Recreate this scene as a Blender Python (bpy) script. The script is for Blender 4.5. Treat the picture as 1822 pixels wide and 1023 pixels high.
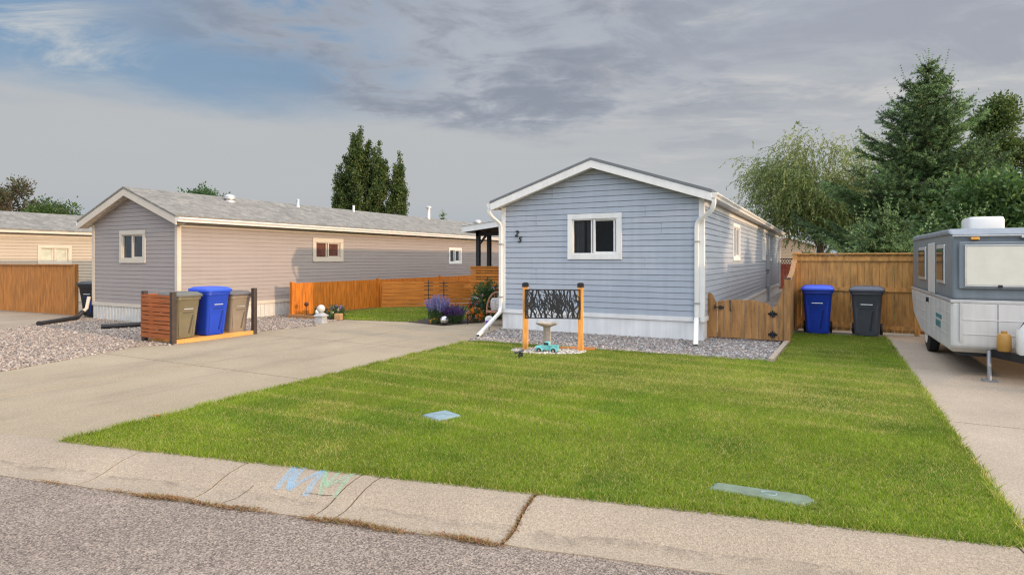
import bpy, bmesh, math, random
import numpy as np
from mathutils import Vector, Matrix
random.seed(7); RNG = np.random.default_rng(11)
R = math.radians
for o in list(bpy.data.objects): bpy.data.objects.remove(o)
SC = bpy.context.scene
COL = SC.collection

# ---------------------------------------------------------------- camera, sun, sky, exposure
cam = bpy.data.cameras.new("camera"); camo = bpy.data.objects.new("camera", cam); COL.objects.link(camo)
EYE = 1.65
camo.location = (0, 0, EYE); camo.rotation_euler = (R(90), 0, R(27.95))
cam.sensor_width = 36; cam.lens = 36 * 1065 / 1822; cam.shift_y = -49.5 / 1822
cam.clip_start = 0.05; cam.clip_end = 3000
SC.camera = camo

SUN_DIR = Vector((1.0, -0.085, 0.19)).normalized()      # towards the sun: low, from the right
SUN_ELEV = math.asin(SUN_DIR.z); SUN_AZ = math.atan2(SUN_DIR.x, SUN_DIR.y)
sl = bpy.data.lights.new("sun", 'SUN'); so = bpy.data.objects.new("sun", sl); COL.objects.link(so)
sl.energy = 2.9; sl.angle = R(0.6); sl.color = (1.0, 0.69, 0.42)
so.rotation_euler = (-SUN_DIR).to_track_quat('-Z', 'Y').to_euler(); so.location = (30, 0, 20)

def make_sky():
    w = bpy.data.worlds.new("World"); SC.world = w; w.use_nodes = True
    nt = w.node_tree; nt.nodes.clear(); N = nt.nodes; L = nt.links
    def n(t, **k):
        x = N.new(t)
        for a, b in k.items(): setattr(x, a, b)
        return x
    def math_(op, a, b=None, c=None, clamp=False):
        x = n('ShaderNodeMath', operation=op, use_clamp=clamp)
        for i, v in enumerate((a, b, c)):
            if v is None: continue
            if isinstance(v, (int, float)): x.inputs[i].default_value = v
            else: L.new(v, x.inputs[i])
        return x.outputs[0]
    def mapr(v, a, b, c=0, d=1, smooth=True):
        x = n('ShaderNodeMapRange', interpolation_type='SMOOTHSTEP' if smooth else 'LINEAR'); L.new(v, x.inputs[0])
        for i, q in zip((1, 2, 3, 4), (a, b, c, d)): x.inputs[i].default_value = q
        return x.outputs[0]
    def mix(f, a, b, typ='MIX'):
        x = n('ShaderNodeMix', data_type='RGBA', blend_type=typ)
        if isinstance(f, (int, float)): x.inputs[0].default_value = f
        else: L.new(f, x.inputs[0])
        for i, v in ((6, a), (7, b)):
            if isinstance(v, tuple): x.inputs[i].default_value = v + (1,) if len(v) == 3 else v
            else: L.new(v, x.inputs[i])
        return x.outputs[2]
    tc = n('ShaderNodeTexCoord'); sep = n('ShaderNodeSeparateXYZ'); L.new(tc.outputs['Generated'], sep.inputs[0])
    X, Y, Z = sep.outputs
    # turn so that 'side' runs to the right of the street view and 'ahead' away from it
    a = R(27.95)
    side = math_('ADD', math_('MULTIPLY', X, math.cos(a)), math_('MULTIPLY', Y, math.sin(a)))
    ahead = math_('ADD', math_('MULTIPLY', X, -math.sin(a)), math_('MULTIPLY', Y, math.cos(a)))
    zz = math_('MAXIMUM', Z, 0.0)
    den = math_('ADD', zz, 0.07)
    px = math_('DIVIDE', side, den); py = math_('DIVIDE', ahead, den)
    def noise(sx, sy, scale, detail, rough, dist=0.0, off=(0, 0, 0), rot=0.0):
        c = n('ShaderNodeCombineXYZ'); L.new(math_('MULTIPLY', px, sx), c.inputs[0]); L.new(math_('MULTIPLY', py, sy), c.inputs[1])
        m = n('ShaderNodeMapping'); m.inputs['Location'].default_value = off; m.inputs['Rotation'].default_value = (0, 0, rot); L.new(c.outputs[0], m.inputs[0])
        x = n('ShaderNodeTexNoise'); L.new(m.outputs[0], x.inputs['Vector'])
        x.inputs['Scale'].default_value = scale; x.inputs['Detail'].default_value = detail
        x.inputs['Roughness'].default_value = rough; x.inputs['Distortion'].default_value = dist
        return x.outputs[0]
    sky = n('ShaderNodeTexSky', sky_type='NISHITA'); sky.sun_disc = False
    sky.sun_elevation = SUN_ELEV; sky.sun_rotation = SUN_AZ; sky.air_density = 1.2; sky.dust_density = 1.5; sky.ozone_density = 2.0
    clear = mix(1.0, sky.outputs[0], (SKY_GAIN,) * 3, 'MULTIPLY')
    # pale even overcast veil, thick near the horizon
    veil_col = mix(mapr(Z, 0.0, 0.11), (0.345, 0.41, 0.475), (0.45, 0.465, 0.48))
    veil_col = mix(mapr(Z, 0.20, 0.34), veil_col, (0.40, 0.43, 0.485))
    soft = noise(.55, .9, 1.0, 5, .55, .4, (3.1, 1.7, 0), .3)
    # blue opening low on the left
    rag = noise(1.0, 1.0, 1.2, 6, .6, .3, (2.2, 8.8, 0), .1)
    zr = math_('ADD', Z, math_('MULTIPLY', math_('SUBTRACT', rag, .5), .09))
    open_l = mapr(math_('ADD', side, math_('MULTIPLY', math_('SUBTRACT', rag, .5), .35)), -0.05, -0.34)
    open_z = math_('MULTIPLY', mapr(zr, 0.195, 0.265), mapr(zr, 0.56, 0.40))
    opening = math_('MULTIPLY', open_l, open_z)
    base = mix(math_('MULTIPLY', mapr(soft, .35, .7, 0.0, .35), mapr(Z, .06, .18)), veil_col, (0.475, 0.495, 0.515))
    blue = mix(.25, (0.17, 0.285, 0.45), clear)
    base = mix(math_('MULTIPLY', opening, .9), base, blue)
    # thin bright wisps
    wis = noise(.8, 1.5, 1.2, 8, .66, 1.0, (0.4, 5.3, 0), -.25)
    wf = math_('MULTIPLY', mapr(wis, .44, .66), mapr(side, -.46, -.60))
    wf = math_('MULTIPLY', wf, math_('MULTIPLY', mapr(Z, .22, .27), mapr(Z, .36, .32)))
    base = mix(math_('MULTIPLY', wf, .85), base, (0.64, 0.62, 0.58))
    # grey ragged cloud bank, darkest ahead and overhead
    ck = noise(.95, .95, .85, 9, .58, .35, (7.3, 2.35, 0), .18)
    fine = noise(1.5, 2.0, 1.9, 7, .66, .6, (1.3, 9.1, 0), .1)
    cloud = math_('ADD', math_('MULTIPLY', ck, .66), math_('MULTIPLY', fine, .34))
    cloud = math_('ADD', cloud, math_('MULTIPLY', mapr(Z, .27, .35), mapr(side, -.62, -.42, 0, .075)))
    cloud = math_('ADD', cloud, math_('MULTIPLY', math_('MULTIPLY', mapr(side, -.42, -.25), mapr(side, .22, .02)), math_('MULTIPLY', mapr(Z, .21, .25), mapr(Z, .34, .29, 0, .075))))
    lim = math_('MULTIPLY', mapr(zr, .185, .235), mapr(side, -.62, -.34))
    cf = math_('MULTIPLY', mapr(cloud, .45, .545), lim)
    cf = math_('MULTIPLY', cf, mapr(side, .55, .05, .25, 1.0))
    cf = math_('MULTIPLY', cf, math_('SUBTRACT', 1.0, math_('MULTIPLY', mapr(side, -.22, -.33), mapr(Z, .325, .285, 0, .85))))
    dark = mix(mapr(cloud, .47, .61), (0.37, 0.40, 0.455), (0.245, 0.275, 0.335))
    base = mix(math_('MULTIPLY', cf, .95), base, dark)
    # bright ragged streaks on the right
    st = noise(.9, 1.5, 1.25, 9, .64, .5, (4.4, 3.0, 0), -.45)
    sf = math_('MULTIPLY', mapr(st, .52, .70), math_('MULTIPLY', mapr(side, .0, .35), mapr(Z, .08, .2)))
    base = mix(math_('MULTIPLY', sf, .8), base, (0.60, 0.585, 0.57))
    dk = math_('MULTIPLY', mapr(st, .52, .36), math_('MULTIPLY', mapr(side, .0, .3), mapr(Z, .1, .24)))
    base = mix(math_('MULTIPLY', mapr(side, -.05, .3), mapr(Z, .1, .22, 0, .10)), base, (0.335, 0.355, 0.40))
    base = mix(math_('MULTIPLY', dk, .8), base, (0.325, 0.35, 0.405))
    # extra sky brightness added overhead, behind the view and sunward to light the scene
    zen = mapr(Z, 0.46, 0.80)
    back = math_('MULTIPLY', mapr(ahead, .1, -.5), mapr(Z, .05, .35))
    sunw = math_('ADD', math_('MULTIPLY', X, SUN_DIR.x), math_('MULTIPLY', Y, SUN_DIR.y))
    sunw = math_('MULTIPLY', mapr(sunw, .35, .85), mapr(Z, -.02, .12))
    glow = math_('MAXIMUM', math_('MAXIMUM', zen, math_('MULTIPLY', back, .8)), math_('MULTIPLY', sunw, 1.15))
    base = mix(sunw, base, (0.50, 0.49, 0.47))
    gain = math_('ADD', math_('MULTIPLY', glow, SKY_FILL_GAIN), 1.0)
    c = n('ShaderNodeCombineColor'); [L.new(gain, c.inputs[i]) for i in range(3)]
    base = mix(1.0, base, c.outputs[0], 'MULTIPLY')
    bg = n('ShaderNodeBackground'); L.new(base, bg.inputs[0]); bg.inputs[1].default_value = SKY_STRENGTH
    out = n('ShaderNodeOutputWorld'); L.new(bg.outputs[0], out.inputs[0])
    w.cycles.sampling_method = 'MANUAL'; w.cycles.sample_map_resolution = 1024
SKY_GAIN, SKY_FILL_GAIN, SKY_STRENGTH = 0.12, 5.0, 1.0
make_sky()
SC.render.engine = 'CYCLES'
SC.view_settings.view_transform = 'Standard'; SC.view_settings.look = 'None'
SC.view_settings.exposure = 0.12; SC.view_settings.gamma = 1.0; SC.view_settings.use_curve_mapping = False
SC.cycles.max_bounces = 6; SC.cycles.diffuse_bounces = 3; SC.cycles.transparent_max_bounces = 12
SC.cycles.caustics_reflective = False; SC.cycles.caustics_refractive = False
SC.cycles.use_denoising = True; SC.cycles.denoising_prefilter = 'NONE'; SC.cycles.denoising_input_passes = 'RGB_ALBEDO_NORMAL'; SC.cycles.use_adaptive_sampling = False; SC.cycles.sample_clamp_indirect = 4.0; SC.cycles.pixel_filter_type = 'BLACKMAN_HARRIS'; SC.cycles.filter_width = 1.25

# ---------------------------------------------------------------- materials
MATS = {}
def M(name, col, rough=.75, var=.12, scale=6.0, bump=0.0, bscale=60.0, metallic=0.0, spec=.35, col2=None, stretch=(1, 1, 1),
      attr=False, translucent=0.0, fine=0.0, finescale=120.0, voro=0.0, voroscale=80.0, streak=0.0, detail=4.0):
    """procedural paint / wood / stone: two-tone noise, optional fine grain, voronoi aggregate and bump"""
    if name in MATS: return MATS[name]
    m = bpy.data.materials.new(name); m.use_nodes = True; nt = m.node_tree; N = nt.nodes; L = nt.links
    b = N['Principled BSDF']; b.inputs['Roughness'].default_value = rough; b.inputs['Metallic'].default_value = metallic
    b.inputs['Specular IOR Level'].default_value = spec
    tc = N.new('ShaderNodeTexCoord'); mp = N.new('ShaderNodeMapping'); mp.inputs['Scale'].default_value = stretch
    L.new(tc.outputs['Object'], mp.inputs[0])
    def noise(s, d=4.0, r=.6):
        x = N.new('ShaderNodeTexNoise'); x.inputs['Scale'].default_value = s; x.inputs['Detail'].default_value = d; x.inputs['Roughness'].default_value = r
        L.new(mp.outputs[0], x.inputs['Vector']); return x
    def mixn(f, a, c, typ='MIX'):
        x = N.new('ShaderNodeMix'); x.data_type = 'RGBA'; x.blend_type = typ
        if isinstance(f, (int, float)): x.inputs[0].default_value = f
        else: L.new(f, x.inputs[0])
        for i, v in ((6, a), (7, c)):
            if isinstance(v, tuple): x.inputs[i].default_value = (*v[:3], 1)
            else: L.new(v, x.inputs[i])
        return x.outputs[2]
    if attr:
        at = N.new('ShaderNodeAttribute'); at.attribute_name = 'Col'; c = at.outputs[0]
    else:
        n1 = noise(scale, detail)
        mr = N.new('ShaderNodeMapRange'); L.new(n1.outputs[0], mr.inputs[0]); mr.inputs[1].default_value = .3; mr.inputs[2].default_value = .7
        lo = tuple(x * (1 - var) for x in col); hi = tuple(min(1, x * (1 + var)) for x in (col2 or col))
        c = mixn(mr.outputs[0], lo, hi)
    if fine:
        n2 = noise(finescale, 2.0, .7); mr = N.new('ShaderNodeMapRange'); L.new(n2.outputs[0], mr.inputs[0])
        mr.inputs[1].default_value = .3; mr.inputs[2].default_value = .7; mr.inputs[3].default_value = 1 - fine; mr.inputs[4].default_value = 1 + fine
        cc = N.new('ShaderNodeCombineColor'); [L.new(mr.outputs[0], cc.inputs[i]) for i in range(3)]
        c = mixn(1.0, c, cc.outputs[0], 'MULTIPLY')
    hgt = None
    if voro:
        v = N.new('ShaderNodeTexVoronoi'); v.inputs['Scale'].default_value = voroscale; L.new(mp.outputs[0], v.inputs['Vector'])
        hs = N.new('ShaderNodeSeparateColor'); L.new(v.outputs['Color'], hs.inputs[0])
        mr = N.new('ShaderNodeMapRange'); L.new(hs.outputs[0], mr.inputs[0]); mr.inputs[3].default_value = 1 - voro; mr.inputs[4].default_value = 1 + voro
        cc = N.new('ShaderNodeCombineColor'); [L.new(mr.outputs[0], cc.inputs[i]) for i in range(3)]
        c = mixn(1.0, c, cc.outputs[0], 'MULTIPLY'); hgt = v.outputs['Distance']
    if streak:
        mp2 = N.new('ShaderNodeMapping'); mp2.inputs['Scale'].default_value = (9, 9, .5); L.new(tc.outputs['Object'], mp2.inputs[0])
        x = N.new('ShaderNodeTexNoise'); x.inputs['Scale'].default_value = 1; x.inputs['Detail'].default_value = 5; L.new(mp2.outputs[0], x.inputs['Vector'])
        mr = N.new('ShaderNodeMapRange'); L.new(x.outputs[0], mr.inputs[0]); mr.inputs[1].default_value = .35; mr.inputs[2].default_value = .65
        mr.inputs[3].default_value = 1 - streak; mr.inputs[4].default_value = 1 + streak * .4
        cc = N.new('ShaderNodeCombineColor'); [L.new(mr.outputs[0], cc.inputs[i]) for i in range(3)]
        c = mixn(1.0, c, cc.outputs[0], 'MULTIPLY')
    L.new(c, b.inputs['Base Color'])
    if bump:
        bp = N.new('ShaderNodeBump'); bp.inputs['Strength'].default_value = bump; bp.inputs['Distance'].default_value = .01
        L.new(hgt if hgt else noise(bscale, 3).outputs[0], bp.inputs['Height']); L.new(bp.outputs[0], b.inputs['Normal'])
    if translucent:
        tr = N.new('ShaderNodeBsdfTranslucent'); L.new(c, tr.inputs[0]); ms = N.new('ShaderNodeMixShader'); ms.inputs[0].default_value = translucent
        L.new(b.outputs[0], ms.inputs[1]); L.new(tr.outputs[0], ms.inputs[2]); L.new(ms.outputs[0], N['Material Output'].inputs[0])
    MATS[name] = m; return m
def glass_mat():
    m = bpy.data.materials.new('window_glass'); m.use_nodes = True; nt = m.node_tree; N = nt.nodes; L = nt.links; N.remove(N['Principled BSDF'])
    g = N.new('ShaderNodeBsdfGlossy'); g.inputs['Roughness'].default_value = .02; t = N.new('ShaderNodeBsdfTransparent'); t.inputs[0].default_value = (.75, .8, .8, 1)
    f = N.new('ShaderNodeFresnel'); f.inputs[0].default_value = 1.5; s = N.new('ShaderNodeMixShader')
    L.new(f.outputs[0], s.inputs[0]); L.new(t.outputs[0], s.inputs[1]); L.new(g.outputs[0], s.inputs[2]); L.new(s.outputs[0], N['Material Output'].inputs[0])
    MATS['glass'] = m; return m
GLASS = glass_mat()
def wood(name, col, var=.38, rough=.65):
    return M(name, col, rough=rough, var=var, scale=2.2, stretch=(7, 7, 1), fine=.10, finescale=40, bump=.15, bscale=30, detail=6)
def woodh(name, col, var=.25): # grain along local X / Y
    return M(name, col, rough=.65, var=var, scale=2.2, stretch=(1, 1, 9), fine=.10, finescale=30, bump=.15, bscale=30, detail=6)
white = M('white_vinyl', (.68, .665, .635), rough=.5, var=.05, scale=3, streak=.05)
white_metal = M('white_enamel', (.66, .64, .60), rough=.38, var=.05, scale=5)
black_metal = M('black_metal', (.018, .018, .02), rough=.5, var=.3, scale=12)
dark_glass = M('dark_window_glass', (.03, .035, .04), rough=.06, var=.4, scale=1.5, spec=.6)

# ---------------------------------------------------------------- mesh helpers
class MB:
    def __init__(s): s.v = []; s.f = []; s.mi = []; s.cur = 0
    def add(s, vs, fs):
        k = len(s.v); s.v += [tuple(p) for p in vs]
        for f in fs: s.f.append(tuple(i + k for i in f)); s.mi.append(s.cur)
    def box(s, a, b):
        x0, x1 = sorted((a[0], b[0])); y0, y1 = sorted((a[1], b[1])); z0, z1 = sorted((a[2], b[2]))
        s.add([(x0, y0, z0), (x1, y0, z0), (x1, y1, z0), (x0, y1, z0), (x0, y0, z1), (x1, y0, z1), (x1, y1, z1), (x0, y1, z1)],
              [(0, 3, 2, 1), (4, 5, 6, 7), (0, 1, 5, 4), (1, 2, 6, 5), (2, 3, 7, 6), (3, 0, 4, 7)])
    def beam(s, p, q, w, h, up=(0, 0, 1)):
        p = Vector(p); q = Vector(q); d = (q - p).normalized(); u = Vector(up)
        r = d.cross(u)
        if r.length < 1e-4: r = d.cross(Vector((0, 1, 0)))
        r.normalize(); u = r.cross(d)
        vs = [c + r * a * w / 2 + u * b * h / 2 for c in (p, q) for a, b in ((-1, -1), (1, -1), (1, 1), (-1, 1))]
        s.add(vs, [(3, 2, 1, 0), (4, 5, 6, 7), (0, 1, 5, 4), (1, 2, 6, 5), (2, 3, 7, 6), (3, 0, 4, 7)])
    def tube(s, pts, rad, n=8, caps=True):
        pts = [Vector(p) for p in pts]; k = len(pts)
        rad = rad if isinstance(rad, (list, tuple)) else [rad] * k
        prev = None; vs = []
        for i, p in enumerate(pts):
            d = (pts[min(i + 1, k - 1)] - pts[max(i - 1, 0)]).normalized()
            if prev is None: a = d.orthogonal().normalized()
            else:
                a = prev - d * prev.dot(d)
                a = a.normalized() if a.length > 1e-5 else d.orthogonal().normalized()
            prev = a; b = d.cross(a)
            for j in range(n):
                t = 2 * math.pi * j / n; vs.append(p + (a * math.cos(t) + b * math.sin(t)) * rad[i])
        fs = [(i * n + j, i * n + (j + 1) % n, (i + 1) * n + (j + 1) % n, (i + 1) * n + j) for i in range(k - 1) for j in range(n)]
        if caps: fs += [tuple(reversed(range(n))), tuple(range((k - 1) * n, k * n))]
        s.add(vs, fs)
    def lathe(s, prof, c=(0, 0, 0), n=24, axis='z'):
        vs = []; 
        for r, z in prof:
            for j in range(n):
                t = 2 * math.pi * j / n; a, b = r * math.cos(t), r * math.sin(t)
                p = {'z': (a, b, z), 'x': (z, a, b), 'y': (b, z, a)}[axis]
                vs.append((c[0] + p[0], c[1] + p[1], c[2] + p[2]))
        k = len(prof)
        fs = [(i * n + j, i * n + (j + 1) % n, (i + 1) * n + (j + 1) % n, (i + 1) * n + j) for i in range(k - 1) for j in range(n)]
        fs += [tuple(reversed(range(n))), tuple(range((k - 1) * n, k * n))]
        s.add(vs, fs)
    def prism(s, poly, y0, y1, axis='y'):
        """polygon of (a, z) extruded along y (a = x) or x (a = y), or flat polygon (x, y) extruded along z"""
        n = len(poly)
        if axis == 'y': A = [(a, y0, z) for a, z in poly]; B = [(a, y1, z) for a, z in poly]
        elif axis == 'x': A = [(y0, a, z) for a, z in poly]; B = [(y1, a, z) for a, z in poly]
        else: A = [(a, b, y0) for a, b in poly]; B = [(a, b, y1) for a, b in poly]
        s.add(A + B, [tuple(range(n)), tuple(reversed(range(n, 2 * n)))] + [(i, n + i, n + (i + 1) % n, (i + 1) % n) for i in range(n)])
    def quad(s, *p): s.add(p, [tuple(range(len(p)))])
    def build(s, name, mat, parent=None, world=False, bevel=0.0, smooth=False, seg=2, fix=True):
        me = bpy.data.meshes.new(name)
        off = Vector(parent.location) if (world and parent) else Vector((0, 0, 0))
        me.from_pydata([tuple(Vector(p) - off) for p in s.v] if world else s.v, [], s.f); 
        for m in (mat if isinstance(mat, (list, tuple)) else [mat]): me.materials.append(m)
        if isinstance(mat, (list, tuple)): me.polygons.foreach_set('material_index', s.mi)
        if fix:
            bm = bmesh.new(); bm.from_mesh(me); bmesh.ops.recalc_face_normals(bm, faces=bm.faces); bm.to_mesh(me); bm.free()
        o = bpy.data.objects.new(name, me); COL.objects.link(o)
        if parent: o.parent = parent
        if smooth:
            me.polygons.foreach_set('use_smooth', [True] * len(me.polygons))
            try: me.set_sharp_from_angle(angle=R(38))
            except Exception: pass
        if bevel:
            b = o.modifiers.new('bevel', 'BEVEL'); b.width = bevel; b.segments = seg; b.limit_method = 'ANGLE'; b.angle_limit = R(40)
        me.update(); return o
def tag(o, label=None, cat=None, group=None, kind=None):
    if label: o['label'] = label
    if cat: o['category'] = cat
    if group: o['group'] = group
    if kind: o['kind'] = kind
    return o
def thing(name, label, cat, loc=(0, 0, 0), rz=0.0, group=None):
    o = bpy.data.objects.new(name, None); COL.objects.link(o); o.location = loc; o.rotation_euler = (0, 0, rz)
    o.empty_display_size = .2
    return tag(o, label, cat, group)
def soup(name, V, F, mat, C=None, parent=None, smooth=False):
    """big numpy mesh: V (n,3), F (m,k) all of one size, C (n,3) point colours"""
    me = bpy.data.meshes.new(name); V = np.ascontiguousarray(V, dtype=np.float32); F = np.ascontiguousarray(F, dtype=np.int32)
    m, k = F.shape
    me.vertices.add(len(V)); me.vertices.foreach_set('co', V.ravel())
    me.loops.add(m * k); me.loops.foreach_set('vertex_index', F.ravel())
    me.polygons.add(m); me.polygons.foreach_set('loop_start', np.arange(0, m * k, k, dtype=np.int32))
    me.update(calc_edges=True)
    if C is not None:
        a = me.color_attributes.new('Col', 'FLOAT_COLOR', 'POINT')
        a.data.foreach_set('color', np.concatenate([C, np.ones((len(C), 1))], 1).astype(np.float32).ravel())
    if smooth: me.polygons.foreach_set('use_smooth', np.ones(m, dtype=bool))
    me.materials.append(mat)
    o = bpy.data.objects.new(name, me); COL.objects.link(o)
    if parent: o.parent = parent
    return o
def vnoise(x, y, s, seed=0):
    x = np.asarray(x) / s; y = np.asarray(y) / s
    xi = np.floor(x).astype(np.int64); yi = np.floor(y).astype(np.int64); fx = x - xi; fy = y - yi
    fx = fx * fx * (3 - 2 * fx); fy = fy * fy * (3 - 2 * fy)
    def h(a, b):
        q = np.sin(a * 127.1 + b * 311.7 + seed * 74.7) * 43758.5453
        return q - np.floor(q)
    return (h(xi, yi) * (1 - fx) + h(xi + 1, yi) * fx) * (1 - fy) + (h(xi, yi + 1) * (1 - fx) + h(xi + 1, yi + 1) * fx) * fy
def inpoly(x, y, poly):
    r = np.zeros(len(x), bool); n = len(poly)
    for i in range(n):
        x0, y0 = poly[i]; x1, y1 = poly[(i + 1) % n]
        c = ((y0 > y) != (y1 > y)) & (x < (x1 - x0) * (y - y0) / (y1 - y0 + 1e-12) + x0); r ^= c
    return r
def scatter(poly, dens, seed=0, holes=()):
    g = np.random.default_rng(seed); P = np.array(poly); a, b = P.min(0), P.max(0)
    n = int((b[0] - a[0]) * (b[1] - a[1]) * dens); x = g.uniform(a[0], b[0], n); y = g.uniform(a[1], b[1], n)
    k = inpoly(x, y, poly)
    for h in holes: k &= ~inpoly(x, y, h)
    return x[k], y[k]
# ---------------------------------------------------------------- the ground: earth, road, kerb, drives, lawns, gravel
CU = (math.cos(R(11.9)), math.sin(R(11.9))); C0 = (-6.19, 2.88); ROAD_Z = -0.10
def kerb_xy(u, v):           # u runs along the back of the kerb to the right, v out towards the road
    return (C0[0] + u * CU[0] + v * CU[1], C0[1] + u * CU[1] - v * CU[0])
def back_y(x): return C0[1] + (x - C0[0]) * CU[1] / CU[0]
def sheet(name, poly, z, mat, label, cat='ground', kind='structure'):
    b = MB(); b.quad(*[(x, y, z) for x, y in poly]); o = b.build(name, mat)
    return tag(o, label, cat, None, kind)
earth = M('dry_earth', (.20, .16, .11), rough=.95, var=.25, scale=.4, fine=.2, finescale=14)
asphalt = M('worn_asphalt', (.21, .165, .130), rough=.92, var=.12, scale=.9, fine=.3, finescale=70, voro=.55, voroscale=105, bump=.35, spec=.25)
def concrete(name, col, **k): return M(name, col, rough=.88, var=.12, scale=.8, fine=.16, finescale=60, voro=.20, voroscale=150, bump=.25, detail=8, spec=.25, **k)
conc_drive = concrete('driveway_concrete', (.30, .237, .158)); conc_kerb = concrete('kerb_concrete', (.30, .238, .172))
conc_right = concrete('side_drive_concrete', (.33, .265, .195)); conc_far = concrete('far_drive_concrete', (.29, .23, .165))
mulch = M('dark_mulch', (.045, .030, .022), rough=.95, var=.4, scale=20, fine=.3, finescale=50, bump=.5, bscale=60)
soil = M('lawn_soil', (.15, .17, .025), rough=1, var=.3, scale=3, fine=.3, finescale=60)

sheet('ground', [(-900, -900), (900, -900), (900, 900), (-900, 900)], -0.16, earth, 'bare dry earth running to the horizon under the whole street', 'ground')
sheet('yard_ground', [kerb_xy(-70, .02), kerb_xy(70, .02), (70, 110), (-80, 110)], -0.014, M('yard_earth', (.22, .19, .14), rough=.95, var=.25, scale=.5, fine=.2, finescale=14), 'packed earth under the house lots behind the kerb', 'ground')
sheet('road', [kerb_xy(-70, 9), kerb_xy(70, 9), kerb_xy(70, .56), kerb_xy(-70, .56)], ROAD_Z - .006, asphalt, 'coarse grey brown asphalt street in front of the kerb', 'road')

# rolled kerb, cast in pieces with open joints
JOINTS = [-9.6, -6.4, -3.6, -1.1, 1.0, 2.07, 3.10, 3.26, 4.46, 7.3, 10.2, 13.2]
PROF = [(-.02, -.05), (-.02, .004), (.03, .006), (.10, .001), (.20, -.016), (.29, -.046), (.36, -.076), (.42, -.092), (.49, -.098), (.57, -.100), (.572, -.16)]
def kerb_z(v):
    for (a, b), (c, d) in zip(PROF[1:-2], PROF[2:-1]):
        if a <= v <= c: return b + (d - b) * (v - a) / (c - a)
    return PROF[1][1]
kb = MB()
edges = [-60] + JOINTS + [60]
for u0, u1 in zip(edges, edges[1:]):
    g0 = .007; a, b = u0 + g0, u1 - g0
    if u0 == 4.46: a = u0 + .016
    steps = [a] + list(np.arange(a + .25, b - .1, .25)) + [b]
    if b - a > 12: steps = [a, b]
    k = len(PROF); vs = []
    for i, u in enumerate(steps):
        sk = -.10 if u0 > 0 or u1 > 0 else 0
        for v, z in PROF:
            end = 1 if i in (0, len(steps) - 1) else 0
            w = .006 * math.sin(u * 9.1 + v * 5) + .004 * math.sin(u * 23.7)
            uu = u + (-.14 * v * (1 if 0 < u < 5 else 0))
            x, y = kerb_xy(uu, v + (w if v > .5 or v < 0 else 0)); vs.append((x, y, z))
    fs = [(i * k + j, (i + 1) * k + j, (i + 1) * k + j + 1, i * k + j + 1) for i in range(len(steps) - 1) for j in range(k - 1)]
    fs += [tuple(range(k)), tuple(reversed(range((len(steps) - 1) * k, len(steps) * k)))]
    kb.add(vs, fs)
kerb = kb.build('kerb', conc_kerb, smooth=True); tag(kerb, 'low rolled concrete kerb with open cracked joints along the lawn', 'kerb', None, 'structure')
sheet('kerb_bed', [kerb_xy(-60, .0), kerb_xy(60, .0), kerb_xy(60, .565), kerb_xy(-60, .565)], -.125, M('joint_dirt', (.07, .05, .035), rough=1, var=.3, scale=20), 'dark dirt showing in the open joints of the kerb', 'dirt')
# cracks and the dirty water line on the kerb face (ribbons a few mm above the concrete)
def ribbon(b, pts, w, lift=.003):
    P = [Vector((*kerb_xy(u, v), kerb_z(v) + lift)) for u, v in pts]; n = len(P); vs = []
    for i, p in enumerate(P):
        d = P[min(i + 1, n - 1)] - P[max(i - 1, 0)]; s = d.cross(Vector((0, 0, 1))).normalized()
        ww = w[i] if isinstance(w, (list, tuple)) else w
        vs += [p - s * ww / 2, p + s * ww / 2]
    b.add(vs, [(2 * i, 2 * i + 1, 2 * i + 3, 2 * i + 2) for i in range(n - 1)])
stain = bpy.data.materials.new('water_line_stain'); stain.use_nodes = True
def noisy_alpha(m, col, lo, hi, scale, stretch=(1, 1, 1), rough=.9, maxa=1.0):
    nt = m.node_tree; N = nt.nodes; L = nt.links; b = N['Principled BSDF']; b.inputs['Base Color'].default_value = (*col, 1); b.inputs['Roughness'].default_value = rough
    tc = N.new('ShaderNodeTexCoord'); mp = N.new('ShaderNodeMapping'); mp.inputs['Scale'].default_value = stretch; x = N.new('ShaderNodeTexNoise'); x.inputs['Scale'].default_value = scale; x.inputs['Detail'].default_value = 6; x.inputs['Roughness'].default_value = .7
    mr = N.new('ShaderNodeMapRange'); mr.inputs[1].default_value = lo; mr.inputs[2].default_value = hi; mr.inputs[4].default_value = maxa
    L.new(tc.outputs['Object'], mp.inputs[0]); L.new(mp.outputs[0], x.inputs['Vector']); L.new(x.outputs[0], mr.inputs[0]); L.new(mr.outputs[0], b.inputs['Alpha'])
    return m
noisy_alpha(stain, (.13, .11, .09), .44, .72, 9, (1, 2, 1), maxa=.36)
sb = MB()
for u0, u1, w in ((-1.0, 1.0, .06), (1.05, 2.05, .08), (2.1, 3.08, .07), (3.3, 4.42, .09), (4.55, 7.25, .13), (7.35, 10, .12)):
    us = np.arange(u0, u1, .12); ribbon(sb, [(u, .375 + .014 * math.sin(u * 7)) for u in us], [w * (1.4 + .5 * math.sin(u * 3.1) + .3 * math.sin(u * 8.3)) for u in us], .004)
tag(sb.build('stain', stain, fix=False), 'dark water line stain along the foot of the kerb', 'stain', None, 'stuff')
ck = MB(); rg = random.Random(3)
for u, v0, v1 in ((2.92, .18, .34),):
    pts = [(3.02, .30), (2.96, .31), (2.9, .305), (2.8, .31)]; ribbon(ck, pts, .006)
pts = [(2.35 + rg.uniform(-.01, .01) - (v - .3) * .3, v) for v in np.arange(.3, .56, .04)]; ribbon(ck, pts, .005)
pts_unused = [(4.5 + .05 * math.sin(v * 30) + .1 * v, v) for v in np.arange(.3, .56, .03)]; pass

tag(ck.build('crack', M('crack_dark', (.09, .07, .05), rough=1), fix=False), 'fine dark cracks across the concrete kerb', 'crack', None, 'stuff')

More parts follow.
